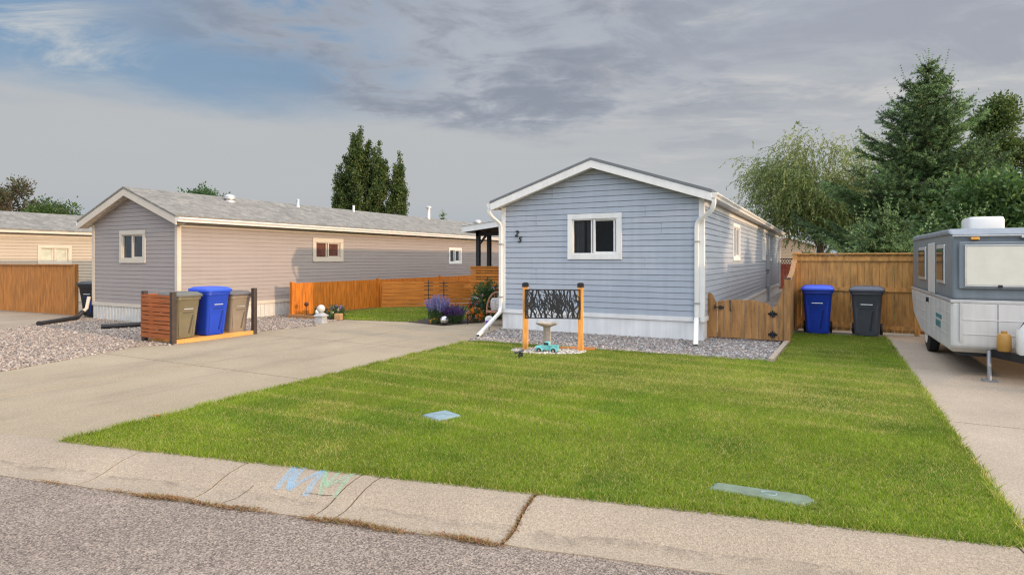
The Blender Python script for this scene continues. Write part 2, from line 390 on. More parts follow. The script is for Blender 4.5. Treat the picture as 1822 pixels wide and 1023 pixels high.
# concrete drives, cut into slabs by dark joints
def clip(poly, axis, c, keep_less):
    out = []; n = len(poly)
    for i in range(n):
        p, q = poly[i], poly[(i + 1) % n]; a, b = p[axis] - c, q[axis] - c
        if not keep_less: a, b = -a, -b
        if a <= 0: out.append(p)
        if (a < 0 < b) or (b < 0 < a):
            t = a / (a - b); out.append((p[0] + (q[0] - p[0]) * t, p[1] + (q[1] - p[1]) * t))
    return out
def slabs(name, poly, cuts, mat, label, z=0.0, gap=.018):
    b = MB(); ps = [poly]
    for ax, c in cuts:
        nx = []
        for p in ps:
            for q in (clip(p, ax, c - gap / 2, True), clip(p, ax, c + gap / 2, False)):
                if len(q) > 2: nx.append(q)
        ps = nx
    for p in ps: b.prism(p, z - .10, z, 'z')
    return tag(b.build(name, mat), label, 'driveway', None, 'structure')
DRIVE = [(-6.19, 2.89), (-6.45, 10.2), (-6.62, 10.62), (-6.99, 12.5), (-6.99, 17), (-8.15, 17), (-8.12, 13.45), (-8.5, 12.38), (-9.7, 12.72), (-11.78, 12.36),
         (-11.75, 11.5), (-11.3, 10.86), (-11.6, 9.1), (-11.2, 7.1), (-11.62, 6.84), (-10.75, 4.2), (-10.3, back_y(-10.3))]
slabs('driveway', DRIVE, [(1, 5.95), (1, 9.05), (1, 12.0), (0, -8.85)], conc_drive, 'pale concrete driveway running from the kerb to the porch')
sheet('driveway_joint', [(x, y) for x, y in DRIVE], -.010, M('joint_dirt', (.07, .05, .035)), 'dark dirt in the driveway joints', 'dirt')
slabs('side_driveway', [(1.06, back_y(1.06)), (7.2, back_y(7.2)), (7.2, 15.45), (1.06, 15.45)], [(1, 7.5), (1, 10.9)], conc_right, 'pale concrete side driveway under the travel trailer')
slabs('far_driveway', [(-17.07, 6.73), (-19.3, 9.9), (-19.3, 12), (-25.8, 12), (-25.8, back_y(-25.8)), (-16.2, back_y(-16.2))], [(1, 5.0)], conc_far, 'pale concrete driveway beside the far left wooden fence')
# tyre darkened bands and fine cracks on the drive
tb = MB(); tm = bpy.data.materials.new('tyre_smear'); tm.use_nodes = True; noisy_alpha(tm, (.16, .14, .125), .42, .8, 1.3, (2.2, .6, 1), maxa=.17)
for x0, x1, w in ((-7.5, -7.9, .5), (-9.4, -10.1, .55), (-8.5, -8.9, .3)):
    tb.quad((x0 - w / 2, 2.7, .003), (x0 + w / 2, 2.75, .003), (x1 + w / 2, 10.6, .003), (x1 - w / 2, 10.6, .003))
tag(tb.build('stain', tm, fix=False), 'faint darker tyre bands along the driveway', 'stain', None, 'stuff')
pm = bpy.data.materials.new('red_paint'); pm.use_nodes = True; noisy_alpha(pm, (.62, .09, .05), .42, .5, 22)
pb = MB(); pb.prism([(-6.38, 3.84), (-6.28, 3.80), (-6.19, 3.83), (-6.27, 3.87)], .001, .004, 'z'); tag(pb.build('paint_mark', pm), 'small red spray paint mark on the driveway near the lawn', 'paint mark')

GRAV_L = [(-10.3, back_y(-10.3)), (-10.75, 4.2), (-11.62, 6.84), (-11.2, 7.1), (-11.6, 9.1), (-11.3, 10.86), (-11.75, 11.5), (-11.78, 12.1), (-13.7, 12.1), (-13.7, 14), (-14.38, 14), (-14.38, 9.3), (-19.3, 9.3), (-17.07, 6.73), (-16.2, back_y(-16.2))]
GRAV_F = [(-6.44, 10.24), (-6.2, 10.42), (-5.2, 10.42), (-.86, 10.52), (-.86, 13.0), (-.78, 33), (-2.26, 33), (-2.26, 12.52), (-6.95, 12.52), (-6.6, 10.64)]
grav_bed = M('gravel_bed', (.27, .225, .19), rough=.95, var=.2, scale=2, voro=.5, voroscale=45, bump=.6)
sheet('gravel_ground', GRAV_L, -.004, grav_bed, 'pinkish grey gravel bed in front of the grey house', 'gravel')
sheet('gravel_ground', GRAV_F, -.004, grav_bed, 'grey gravel strip along the foot of the blue house', 'gravel')
def ico():
    bm = bmesh.new(); bmesh.ops.create_icosphere(bm, subdivisions=1, radius=1); v = np.array([p.co[:] for p in bm.verts]); f = np.array([[x.index for x in q.verts] for q in bm.faces]); bm.free(); return v, f
ICO_V, ICO_F = ico()
def pebbles(name, x, y, rmin, rmax, pal, label, cat='gravel', z=0.0, seed=0):
    g = np.random.default_rng(seed); n = len(x); r = g.uniform(rmin, rmax, n) * g.choice([.7, 1, 1, 1.35], n)
    s = np.stack([g.uniform(.8, 1.4, n), g.uniform(.7, 1.1, n), g.uniform(.5, .85, n)], 1) * r[:, None]; a = g.uniform(0, 6.28, n)
    jit = 1 + g.uniform(-.18, .18, (n, 12, 1)); V = ICO_V[None] * jit * s[:, None]; tl = g.uniform(-.5, .5, n)
    Vz = V[..., 2] * np.cos(tl)[:, None] + V[..., 0] * np.sin(tl)[:, None]; Vx0 = V[..., 0] * np.cos(tl)[:, None] - V[..., 2] * np.sin(tl)[:, None]
    Vx = Vx0 * np.cos(a)[:, None] - V[..., 1] * np.sin(a)[:, None]; Vy = Vx0 * np.sin(a)[:, None] + V[..., 1] * np.cos(a)[:, None]
    V = np.stack([Vx + x[:, None], Vy + y[:, None], Vz + (z + r * .25)[:, None]], 2).reshape(-1, 3)
    F = (ICO_F[None] + (np.arange(n) * 12)[:, None, None]).reshape(-1, 3)
    P = np.array(pal); c = P[g.integers(0, len(P), n)] * g.uniform(.75, 1.2, (n, 1)); C = np.repeat(c, 12, 0)
    return tag(soup(name, V, F, M('pebble', (1, 1, 1), attr=True, rough=.85, spec=.3), C, smooth=True), label, cat, None, 'stuff')
PAL1 = [(.27, .22, .18), (.22, .18, .15), (.32, .26, .215), (.17, .145, .13), (.38, .325, .275), (.25, .19, .15)]
PAL2 = [(.25, .225, .205), (.19, .17, .16), (.32, .285, .26), (.13, .12, .115), (.42, .385, .35), (.27, .20, .16)]
x, y = scatter(GRAV_L, 750, 1); pebbles('gravel', x, y, .012, .024, PAL1, 'loose pinkish grey gravel spread in front of the grey house', seed=1)
x, y = scatter(GRAV_F[:5] + [(-.84, 17), (-2.26, 17)] + GRAV_F[7:], 1500, 2); pebbles('gravel', x, y, .011, .022, PAL2, 'loose grey gravel spread along the foot of the blue house', seed=2)
# white pebbles under the bird bath
a_ = np.linspace(0, 2 * np.pi, 40, endpoint=False); WP = [(-4.48 + .68 * math.cos(t) * math.cos(.33) - .36 * math.sin(t) * math.sin(.33), 9.84 + .68 * math.cos(t) * math.sin(.33) + .36 * math.sin(t) * math.cos(.33)) for t in a_]
x, y = scatter(WP, 2000, 3); pebbles('pebbles', x, y, .011, .022, [(.46, .42, .35), (.38, .34, .28), (.56, .52, .45), (.30, .26, .21)], 'white pebble patch around the bird bath and toy truck', 'pebbles', z=.004, seed=3)

# lawns
LAWN = [(-6.19, 2.89), (1.04, back_y(1.04) + .01), (1.04, 15.0), (-.72, 15.0), (-.72, 12.9), (-.80, 10.45), (-5.2, 10.40), (-6.2, 10.40), (-6.42, 10.2)]
BACK = [(-13.55, 13.0), (-11.78, 12.42), (-9.7, 12.78), (-9.9, 13.6), (-8.2, 14.4), (-8.2, 17), (-10, 18.6), (-11.3, 17.95), (-13.55, 15.9)]
LIDS = [[(-3.80, 5.13), (-3.52, 5.04), (-3.42, 5.31), (-3.69, 5.41)], [(-.76, 4.47), (-.74, 4.62), (-.14, 4.66), (-.08, 4.58), (-.16, 4.46)]]
sheet('lawn', LAWN, -.002, soil, 'mown front lawn between the driveway and the side driveway', 'lawn')
sheet('back_lawn', BACK, -.002, soil, 'small back lawn in front of the slatted fence', 'lawn')
def grass(name, x, y, hmin, hmax, w, label, seed=0, straw=.12, shade=1.0, stripes=True):
    g = np.random.default_rng(seed); n = len(x)
    pat = vnoise(x, y, 1.3, 1) * .45 + vnoise(x, y, .4, 2) * .30 + vnoise(x, y, .13, 4) * .25
    e = (x - C0[0]) * CU[1] - (y - C0[1]) * CU[0]            # distance from the kerb (negative = into the lawn)
    h = g.uniform(hmin, hmax, n) * (.75 + .5 * pat) * (1 + .7 * np.exp(-np.clip(-e, 0, 9) / .09))
    t = g.uniform(0, 2 * np.pi, n); lean = g.uniform(.2, 1.4, n) * h; la = g.uniform(0, 2 * np.pi, n)
    dx, dy = np.cos(t) * w / 2, np.sin(t) * w / 2
    p = np.stack([x, y, np.zeros(n)], 1)
    a = p + np.stack([-dx, -dy, 0 * x - .004], 1); b = p + np.stack([dx, dy, 0 * x - .004], 1)
    c = p + np.stack([np.cos(la) * lean, np.sin(la) * lean, h], 1)
    V = np.stack([a, b, c], 1).reshape(-1, 3); F = np.arange(3 * n).reshape(-1, 3)
    s = straw * (.4 + 1.2 * vnoise(x, y, .8, 5) ** 2)
    if stripes:
        q = y + .02 * x + .30 * (vnoise(x, y, 2.2, 8) - .5)
        band = np.exp(-((q / .62 - np.round(q / .62)) / .12) ** 2) * (vnoise(x, y, 1.5, 9) > .42) * (y > 4.4)
        far = np.clip((y - 6.5) / 3, 0, 1) * np.clip((11 - y) / .5, 0, 1)
        s = s + .34 * band + .24 * far * vnoise(x, y * 2, .9, 12) + .10 * np.exp(-np.clip(-e, 0, 9) / .05)
    dry = np.clip((vnoise(x, y, .55, 41) - .62) * 4, 0, 1) * np.clip((vnoise(x, y, 2.4, 42) - .35) * 3, 0, 1); s = s + .20 * dry
    isst = g.uniform(0, 1, n) < s
    k = g.uniform(0, 1, (n, 1)); pk = pat[:, None]
    gr = np.array([.102, .178, .010]) * (1 - k) + np.array([.31, .40, .034]) * k; gr = gr * (.62 + .85 * pk)
    lush = np.clip((vnoise(x, y, .7, 51) - .6) * 4, 0, 1)[:, None]; gr = gr * (1 - lush * np.array([.30, .18, .25]))
    sw = np.array([.56, .48, .16]) * g.uniform(.7, 1.25, (n, 1)); c = np.where(isst[:, None], sw, gr) * shade
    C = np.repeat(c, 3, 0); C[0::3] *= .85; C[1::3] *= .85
    return tag(soup(name, V, F, M('grass_blade', (1, 1, 1), attr=True, rough=.55, translucent=.45, spec=.25), C), label, 'grass', None, 'stuff')
holes = LIDS + [WP]
x, y = scatter(LAWN, 11000, 4, holes); nr = y < 7.2
x2, y2 = scatter(LAWN, 7500, 6, holes); fr = y2 >= 7.2
x3, y3 = scatter([kerb_xy(0.02, -.14), kerb_xy(7.38, -.14), kerb_xy(7.38, .02), kerb_xy(.02, .035)], 14000, 7)
xs = np.concatenate([x[nr], x3]); ys = np.concatenate([y[nr], y3])
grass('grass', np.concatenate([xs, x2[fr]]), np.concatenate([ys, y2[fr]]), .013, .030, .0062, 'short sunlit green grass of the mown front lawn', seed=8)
def edge_tufts():
    # unevenly cut rim of the lawn along both concrete drives and the gravel
    g = np.random.default_rng(77); X = []; Y = []
    for (ax, ay), (bx, by), n in (((-6.19, 2.9), (-6.45, 10.2), 5200), ((1.04, 4.45), (1.04, 15.0), 5200), ((-6.4, 10.3), (-.86, 10.46), 3600), ((-.72, 10.5), (-.70, 12.9), 900)):
        t = g.uniform(0, 1, n); d = vnoise(t * 40, t * 0, 1.0, 31); k = g.uniform(0, 1, n) < .25 + d; t = t[k]; d = d[k]
        o = g.normal(0, .018, len(t)) + (d - .5) * .05; L_ = math.hypot(bx - ax, by - ay); X.append(ax + (bx - ax) * t - (by - ay) / L_ * o); Y.append(ay + (by - ay) * t + (bx - ax) / L_ * o)
    grass('grass', np.concatenate(X), np.concatenate(Y), .03, .06, .0075, 'longer uncut grass blades along the rim of the front lawn', seed=78, straw=.3, stripes=False)
edge_tufts()
x, y = scatter(BACK, 2200, 9); grass('grass', x, y, .025, .05, .013, 'short green grass of the small back lawn', seed=10, straw=.22, stripes=False)
# dry weeds and leaf litter in the gutter crack
def weeds():
    g = np.random.default_rng(21); n = 9000; u = g.uniform(-.6, 4.5, n); dens = vnoise(u, 0 * u, .35, 3) * (1 - .35 * (np.abs(u - 3.2) > 1.6)); k = g.uniform(0, 1, n) < dens ** 1.6 * 1.2
    u = u[k]; n = len(u); d = dens[k]; v = .575 + g.normal(0, .016, n) + .01 * np.sin(u * 9)
    # and debris caught in the widest kerb joint
    vj = g.uniform(.0, .56, 420); u = np.concatenate([u, 4.465 - .14 * vj + g.normal(0, .005 + .014 * (g.random(420) ** 3), 420)]); v = np.concatenate([v, vj]); d = np.concatenate([d, .25 + .3 * g.random(420)]); n = len(u); t = g.uniform(0, 6.28, n); L_ = g.uniform(.008, .035, n) * (.5 + d * 1.1)
    x = C0[0] + u * CU[0] + v * CU[1]; y = C0[1] + u * CU[1] - v * CU[0]; z = np.array([max(ROAD_Z - .002, kerb_z(a)) if a < .55 else ROAD_Z - .002 for a in v])
    lift = g.uniform(0, .022, n) * d; w = g.uniform(.003, .009, n)
    p = np.stack([x, y, z + .003], 1); tip = p + np.stack([np.cos(t) * L_, np.sin(t) * L_, lift + .004], 1); s = np.stack([-np.sin(t) * w, np.cos(t) * w, 0 * w], 1)
    V = np.stack([p - s / 2, p + s / 2, tip], 1).reshape(-1, 3); P = np.array([(.24, .115, .045), (.30, .16, .07), (.13, .11, .03), (.17, .075, .035), (.24, .15, .06)])
    C = np.repeat(P[g.integers(0, 5, n)], 3, 0); tag(soup('weeds', V, np.arange(3 * n).reshape(-1, 3), M('dry_weed', (1, 1, 1), attr=True, rough=.9), C), 'dry brown weeds and litter along the gutter crack', 'weeds', None, 'stuff')
weeds()
# chalk letters N A N A on the kerb
def chalk():
    t = thing('chalk_writing', 'blue and green chalk letters scrawled on the kerb face', 'chalk writing', (*kerb_xy(2.8, .15), 0))
    def mk(name, col, strokes, w):
        m = bpy.data.materials.new(name + '_chalk'); m.use_nodes = True; noisy_alpha(m, col, .32, .66, 60, maxa=.52)
        b = MB()
        for st in strokes:
            pts = []
            for (a, c), (d, e) in zip(st, st[1:]):
                n = 8; pts += [(a + (d - a) * i / n, c + (e - c) * i / n) for i in range(n)]
            pts.append(st[-1]); ribbon(b, pts, w, .0045)
        o = b.build(name, m, t, world=True, fix=False); return o
    mk('letter', (.26, .47, .64), [[(2.56, .31), (2.50, .0)], [(2.50, .0), (2.65, .29)], [(2.65, .30), (2.575, -.0)], [(2.66, .31), (2.77, .0)], [(2.77, .0), (2.82, .34)]], .05)['label'] = 'blue letters N and A'
    mk('letter', (.28, .52, .33), [[(2.93, .31), (2.775, .0)], [(2.775, .02), (2.93, .24)], [(2.93, .23), (2.90, .0)], [(2.94, .22), (3.02, .02)], [(3.02, .02), (3.05, .32)], [(2.96, .17), (3.04, .15)]], .032)['label'] = 'green letters N and A'
chalk()
# utility box lids in the lawn
def lid(poly, col, name, label, h, grain):
    t = thing(name, label, 'lid', (sum(p[0] for p in poly) / len(poly), sum(p[1] for p in poly) / len(poly), 0))
    c = Vector(t.location[:2]); m = M(name + '_' + grain, col, rough=.8, var=.18, scale=9, fine=.12, finescale=90, bump=.3, bscale=90)
    b = MB(); b.prism(poly, -.03, h, 'z'); b.build('cover', m, t, world=True, bevel=.02, seg=3)
    b = MB(); q = [tuple(c + (Vector(p) - c) * 1.035) for p in poly]; b.prism(q, -.04, h - .012, 'z'); b.build('box_rim', M('lid_rim', (.20, .24, .24), rough=.9), t, world=True, bevel=.01)
    b = MB(); q = [(c.x + .05 * math.cos(i * .5236), c.y + .035 * math.sin(i * .5236), 0) for i in range(12)]; b.tube([(a, d, h + .001) for a, d, _ in q] + [(q[0][0], q[0][1], h + .001)], .004, 5); b.build('cover_ring', M('lid_ring', (.22, .30, .31), rough=.8), t, world=True)
    return t
lid(LIDS[0], (.185, .25, .27), 'utility_lid', 'square pale blue utility box lid in the middle of the lawn', .022, 'blue')
lid(LIDS[1], (.14, .175, .12), 'utility_lid', 'long green utility box lid sunk in the lawn near the kerb', .012, 'green')
# ---------------------------------------------------------------- house helpers
def mp_y(y0): return lambda u, w, z: (u, y0 - w, z)      # wall looking towards -y
def mp_x(x0): return lambda u, w, z: (x0 + w, u, z)      # wall looking towards +x
def mp_xn(x0): return lambda u, w, z: (x0 - w, u, z)     # wall looking towards -x
def mbox(b, mp, u0, u1, w0, w1, z0, z1): b.box(mp(u0, w0, z0), mp(u1, w1, z1))
def lap_wall(b, mp, xl, xr, z0, z1, e, openings=(), lap=.017, wob=.0008, segs=1, seed=0):
    rg = random.Random(seed); z = z0
    while z < z1 - 1e-4:
        zt = min(z + e, z1); zs = min(z + e * .87, zt); cuts = sorted({z, zs, zt} | {q for o in openings for q in (o[2], o[3]) if z + 1e-4 < q < zt - 1e-4})
        for a, c in zip(cuts, cuts[1:]):
            prof = lambda q: lap * (1 - (q - z) / e * .75) if q < z + e * .875 else -.6 * lap
            wa, wc = prof(a), prof(c); mid = (a + c) / 2
            L0, R0, L1, R1 = xl(a), xr(a), xl(c), xr(c); xs = []
            for o in openings:
                if o[2] < mid < o[3]: xs += [o[0], o[1]]
            if xs: spans = [((L0, L1), (xs[0], xs[0])), ((xs[-1], xs[-1]), (R0, R1))]; 
            else: spans = [((L0, L1), (R0, R1))]
            if len(xs) == 4:
                xs = sorted(xs); spans = [((L0, L1), (xs[0],) * 2), ((xs[1],) * 2, (xs[2],) * 2), ((xs[3],) * 2, (R0, R1))]
            for (l0, l1), (r0, r1) in spans:
                n = max(1, int(abs(r0 - l0) / 1.2)) if segs > 1 else 1
                for i in range(n):
                    t0, t1 = i / n, (i + 1) / n; f = lambda p, q, t: p + (q - p) * t
                    j0 = rg.uniform(-wob, wob) if 0 < i else 0; j1 = rg.uniform(-wob, wob)
                    b.quad(mp(f(l0, r0, t0), wa + j0, a), mp(f(l0, r0, t1), wa + j0, a), mp(f(l1, r1, t1), wc + j0, c), mp(f(l1, r1, t0), wc + j0, c))
                    if abs(a - z) < 1e-6: b.quad(mp(f(l0, r0, t0), -.012, a), mp(f(l0, r0, t1), -.012, a), mp(f(l0, r0, t1), wa + j0, a), mp(f(l0, r0, t0), wa + j0, a))
        z = zt
def slider(house, mp, u0, u1, z0, z1, trim=.10, deep=False, dark=dark_glass, curtain=None, mull=.5, tm=None):
    tm = tm or white; a0, a1, c0, c1 = u0 + trim, u1 - trim, z0 + trim, z1 - trim
    f = MB()
    mbox(f, mp, u0, u1, .004, .034, c1, z1); mbox(f, mp, u0, u1, .004, .036, z0, c0)
    mbox(f, mp, u0, a0, .004, .032, c0, c1); mbox(f, mp, a1, u1, .004, .032, c0, c1)
    e = .026; d0, d1 = -.055, .012
    mbox(f, mp, a0, a1, d0, d1, c1 - e, c1); mbox(f, mp, a0, a1, d0, d1, c0, c0 + e); mbox(f, mp, a0, a0 + e, d0, d1, c0 + e, c1 - e); mbox(f, mp, a1 - e, a1, d0, d1, c0 + e, c1 - e)
    m = a0 + (a1 - a0) * mull; mbox(f, mp, m - .022, m + .022, d0, d1 + .004, c0 + e, c1 - e)
    fr = f.build('window', tm, house, world=True, bevel=.004)
    s = MB()
    for q in (m - .085, a1 - e - .055): mbox(s, mp, q, q + .034, -.045, -.012, c0 + e, c1 - e)
    mbox(s, mp, m + .022, a1 - e, -.045, -.015, c0 + e, c0 + e + .03); mbox(s, mp, m + .022, a1 - e, -.045, -.015, c1 - e - .022, c1 - e)
    s.build('sash', tm, fr, world=True)
    fr_loc = Vector((0, 0, 0))
    p = MB(); y = -.03
    for q0, q1 in ((a0 + e, m - .022), (m + .022, a1 - e)):
        p.quad(mp(q0, y, c0 + e), mp(q1, y, c0 + e), mp(q1, y, c1 - e), mp(q0, y, c1 - e))
    p.build('pane', GLASS if deep else dark, fr, world=True, fix=False)
    # children of a child: the frame sits at the house origin, so shift them back
    for c in fr.children: c.data.transform(Matrix.Translation(-house.location))
    if curtain:
        b = MB(); n = 26
        for q0, q1 in curtain:
            pts = [(q0 + (q1 - q0) * i / n, -.12 - .018 * math.sin(i * 1.45)) for i in range(n + 1)]
            for (ua, wa), (ub, wb) in zip(pts, pts[1:]): b.quad(mp(ua, wa, c0), mp(ub, wb, c0), mp(ub, wb, c1), mp(ua, wa, c1))
        cu = b.build('curtain', M('dark_curtain', (.20, .17, .175), rough=.9), fr, world=True, fix=False); cu.data.transform(Matrix.Translation(-house.location))
    if deep:
        b = MB(); i0, i1, k0, k1, d = a0 - .15, a1 + .15, c0 - .15, c1 + .15, -.9
        for q in (((i0, d, k0), (i1, d, k0), (i1, d, k1), (i0, d, k1)), ((i0, d, k0), (i0, -.06, k0), (i0, -.06, k1), (i0, d, k1)), ((i1, d, k0), (i1, -.06, k0), (i1, -.06, k1), (i1, d, k1)),
                  ((i0, d, k0), (i1, d, k0), (i1, -.06, k0), (i0, -.06, k0)), ((i0, d, k1), (i1, d, k1), (i1, -.06, k1), (i0, -.06, k1))): b.quad(*[mp(*c) for c in q])
        r = b.build('room_lining', M('dark_room', (.05, .045, .04), rough=.9), fr, world=True, fix=False); r.data.transform(Matrix.Translation(-house.location))
    return fr
def gable_house(t, x0, x1, y0, y1, eave, ridge, over, siding, roofm, lap=.122, band=None, openings_f=(), openings_r=(), fascia_h=.17, skirt=True, skirtm=None, lapd=.0145, trimm=None, roof_t=.05, ribs=False, gutters=True, lower=.48):
    """mobile home with its gable looking at -y; eave / ridge are the heights of the roof's upper edge"""
    trimm = trimm or white; xm = (x0 + x1) / 2; X0, X1 = x0 - over, x1 + over; yf, yb = y0 - .26, y1 + .2
    sl = (ridge - eave) / (xm - X0); top = lambda x: ridge - sl * abs(x - xm)
    wtop = lambda x: top(x) - roof_t - fascia_h + .012
    w = MB(); wall_e = wtop(x0)
    half = lambda z: min(xm - x0, max(.01, (wtop(xm) - z) / sl))
    lap_wall(w, mp_y(y0), lambda z: xm - half(z), lambda z: xm + half(z), lower, wtop(xm) - .01, lap, openings_f, segs=2, seed=1, lap=lapd)
    lap_wall(w, mp_x(x1), lambda z: y0, lambda z: y1, lower, wall_e, lap, openings_r, segs=2, seed=2, lap=lapd)
    lap_wall(w, mp_xn(x0), lambda z: y0, lambda z: y1, lower, wall_e, lap, segs=2, seed=3)
    w.quad((x0, y1, 0), (x1, y1, 0), (x1, y1, wall_e), (xm, y1, wtop(xm)), (x0, y1, wall_e))
    w.build('wall', siding, t, world=True, fix=False)
    r = MB(); r.prism([(X0, top(X0)), (xm, ridge), (X1, top(X1)), (X1, top(X1) - roof_t), (xm, ridge - roof_t), (X0, top(X0) - roof_t)], yf, yb)
    if ribs:
        for yy in np.arange(yf + .15, yb, .23):
            for s in (-1, 1): r.beam((xm + s * .02, yy, ridge - .004), (xm + s * (xm - X0), yy, top(X0) + .004), .03, .022)
    rf = r.build('roof', roofm, t, world=True)
    f = MB(); i = .012
    f.prism([(X0 + i, top(X0) - roof_t - .001), (xm, ridge - roof_t - .001), (X1 - i, top(X1) - roof_t - .001), (X1 - i, top(X1) - roof_t - fascia_h), (xm, ridge - roof_t - fascia_h), (X0 + i, top(X0) - roof_t - fascia_h)], yf + .012, yf + .045)
    f.build('fascia', trimm, t, world=True, bevel=.004)
    s = MB(); z = lambda x: top(x) - roof_t - fascia_h + .02
    s.quad((X0 + i, yf + .045, z(X0)), (xm, yf + .045, z(xm)), (xm, y0 + .02, z(xm)), (X0 + i, y0 + .02, z(X0))); s.quad((xm, yf + .045, z(xm)), (X1 - i, yf + .045, z(X1)), (X1 - i, y0 + .02, z(X1)), (xm, y0 + .02, z(xm)))
    for a, c in ((X0 + i, x0 + .02), (x1 - .02, X1 - i)): s.box((a, y0 + .02, wall_e - .012), (c, yb - .02, wall_e))
    for a in np.arange(X0 + .3, X1, .3): s.beam((a, yf + .05, z(a) - .002), (a, y0 + .015, z(a) - .002), .012, .006)
    s.build('soffit', trimm, t, world=True, fix=False)
    e = MB()
    for sg, X in ((-1, X0), (1, X1)):
        e.box((X - sg * .03, yf + .05, wall_e - .014), (X - sg * .012, yb - .01, top(X) - roof_t - .002))
        e.box((X - sg * .03 - sg * (over - .035), y0 + .04, wall_e - .15), (X - sg * (over - .03 - .006) - sg * .03 + sg * .02, y1, wall_e - .016))
    e.build('eave_board', trimm, t, world=True)
    if gutters:
        g = MB()
        for sg, X in ((-1, X0), (1, X1)):
            zt = top(X) - roof_t - .004; pr = [(X - sg * .011, zt), (X - sg * .011, zt - .11), (X + sg * .055, zt - .11), (X + sg * .062, zt - .07), (X + sg * .10, zt - .03), (X + sg * .10, zt), (X + sg * .088, zt), (X + sg * .088, zt - .025), (X + sg * .05, zt - .065), (X + sg * .045, zt - .1), (X, zt - .1), (X, zt)]
            if sg > 0: pr = pr[::-1]
            g.prism(pr, yf + .03, yb - .05)
            g.prism([(X - sg * .011, zt), (X - sg * .011, zt - .11), (X + sg * .055, zt - .11), (X + sg * .10, zt - .03), (X + sg * .10, zt)], yf + .026, yf + .032)
        g.build('gutter', white_metal, t, world=True)
    k = .085
    for X, sg in ((x0, -1), (x1, 1)):
        c = MB(); c.box((X - sg * k, y0 - .022, lower), (X + sg * .022, y0 - .002, wall_e - .01)); c.box((X + sg * .002, y0 - .001, lower), (X + sg * .022, y0 + k, wall_e - .01))
        c.build('corner_trim', trimm, t, world=True, bevel=.003)
    sk = MB(); skm = skirtm or trimm
    for mp, a, d in ((mp_y(y0), x0, x1), (mp_x(x1), y0, y1), (mp_xn(x0), y0, y1)):
        mbox(sk, mp, a - .0, d + .0, -.03, -.004, -.05, lower - .09)
        if skirt == 'ribbed':
            for q in np.arange(a + .06, d, .15): mbox(sk, mp, q, q + .055, -.004, .012, 0, lower - .10)
        else:
            for q in np.arange(a + .95, d, 1.22): mbox(sk, mp, q - .012, q + .012, -.004, .001, 0, lower - .10)
    so_ = sk.build('skirting', skm, t, world=True)
    bd = MB()
    for mp, a, d in ((mp_y(y0), x0 - .024, x1 + .024), (mp_x(x1), y0, y1), (mp_xn(x0), y0, y1)): mbox(bd, mp, a, d, -.02, .026, lower - .095, lower - .002)
    bd.build('belly_band', trimm, t, world=True, bevel=.004)
    return rf, wall_e, top
def spout(t, pts, w=.062, d=.085, name='downspout', mat=None, par=None):
    b = MB()
    # one swept rectangular tube with rounded corners
    P = [Vector(p) for p in pts]; sm = [P[0]]
    for i in range(1, len(P) - 1):
        a = P[i] + (P[i - 1] - P[i]).normalized() * min(.05, (P[i - 1] - P[i]).length * .45); c = P[i] + (P[i + 1] - P[i]).normalized() * min(.05, (P[i + 1] - P[i]).length * .45)
        sm += [a, a * .25 + P[i] * .5 + c * .25, c]
    sm.append(P[-1])
    n = len(sm); vs = []
    for i, p in enumerate(sm):
        dr = (sm[min(i + 1, n - 1)] - sm[max(i - 1, 0)]).normalized(); s = Vector((1, 0, 0)) if abs(dr.x) < .9 else Vector((0, 1, 0))
        s = (s - dr * s.dot(dr)).normalized(); u = s.cross(dr)
        for a, c in ((-1, -.7), (-.75, -1), (.75, -1), (1, -.7), (1, .7), (.75, 1), (-.75, 1), (-1, .7)): vs.append(p + s * a * d / 2 + u * c * w / 2)
    fs = [(i * 8 + j, i * 8 + (j + 1) % 8, (i + 1) * 8 + (j + 1) % 8, (i + 1) * 8 + j) for i in range(n - 1) for j in range(8)] 
    fs += [tuple(range(8))]
    b.add(vs, fs)
    e = vs[-8:]; dr = (sm[-1] - sm[-2]).normalized()
    b.add([v + (sm[-1] - v) * .12 for v in e] + [v + (sm[-1] - v) * .12 - dr * .12 for v in e], [(j, (j + 1) % 8, 8 + (j + 1) % 8, 8 + j) for j in range(8)] + [tuple(range(8, 16))])
    return b.build(name, mat or white_metal, t, world=True, smooth=True)

# ---------------------------------------------------------------- the blue house
blue_sid = M('blue_vinyl', (.335, .365, .41), rough=.5, var=.055, scale=1.2, stretch=(1, 1, 7), streak=.05, fine=.02, finescale=30, spec=.45, bump=.25, bscale=2.2)
HB = thing('mobile_home', 'blue grey mobile home with white trim and house number on its gable', 'house', (-4.58, 12.52, 0))
FW = (-5.215, -3.955, 1.655, 2.665); SW1 = (16.63, 17.98, 1.62, 2.62); SW2 = (24.45, 25.6, 1.62, 2.52)
opn = lambda w, t: (w[0] + t, w[1] - t, w[2] + t, w[3] - t)
roof_metal = M('charcoal_roof_metal', (.16, .165, .17), rough=.45, var=.08, scale=4, metallic=.3)
rf, WE, TOP = gable_house(HB, -6.90, -2.26, 12.52, 32.8, 3.03, 3.865, .21, blue_sid, roof_metal, openings_f=[opn(FW, .10)], openings_r=[opn(SW1, .09), opn(SW2, .09)], ribs=True, skirtm=M('skirt_panel', (.70, .69, .67), rough=.55, var=.07, scale=2, streak=.10))
slider(HB, mp_y(12.52), *FW, trim=.115, deep=True, curtain=[(-5.10, -4.86), (-4.80, -4.66)])['label'] = 'wide sliding window with a dark curtain in the gable'
slider(HB, mp_x(-2.26), *SW1, trim=.10, deep=False); slider(HB, mp_x(-2.26), *SW2, trim=.10, tm=white)
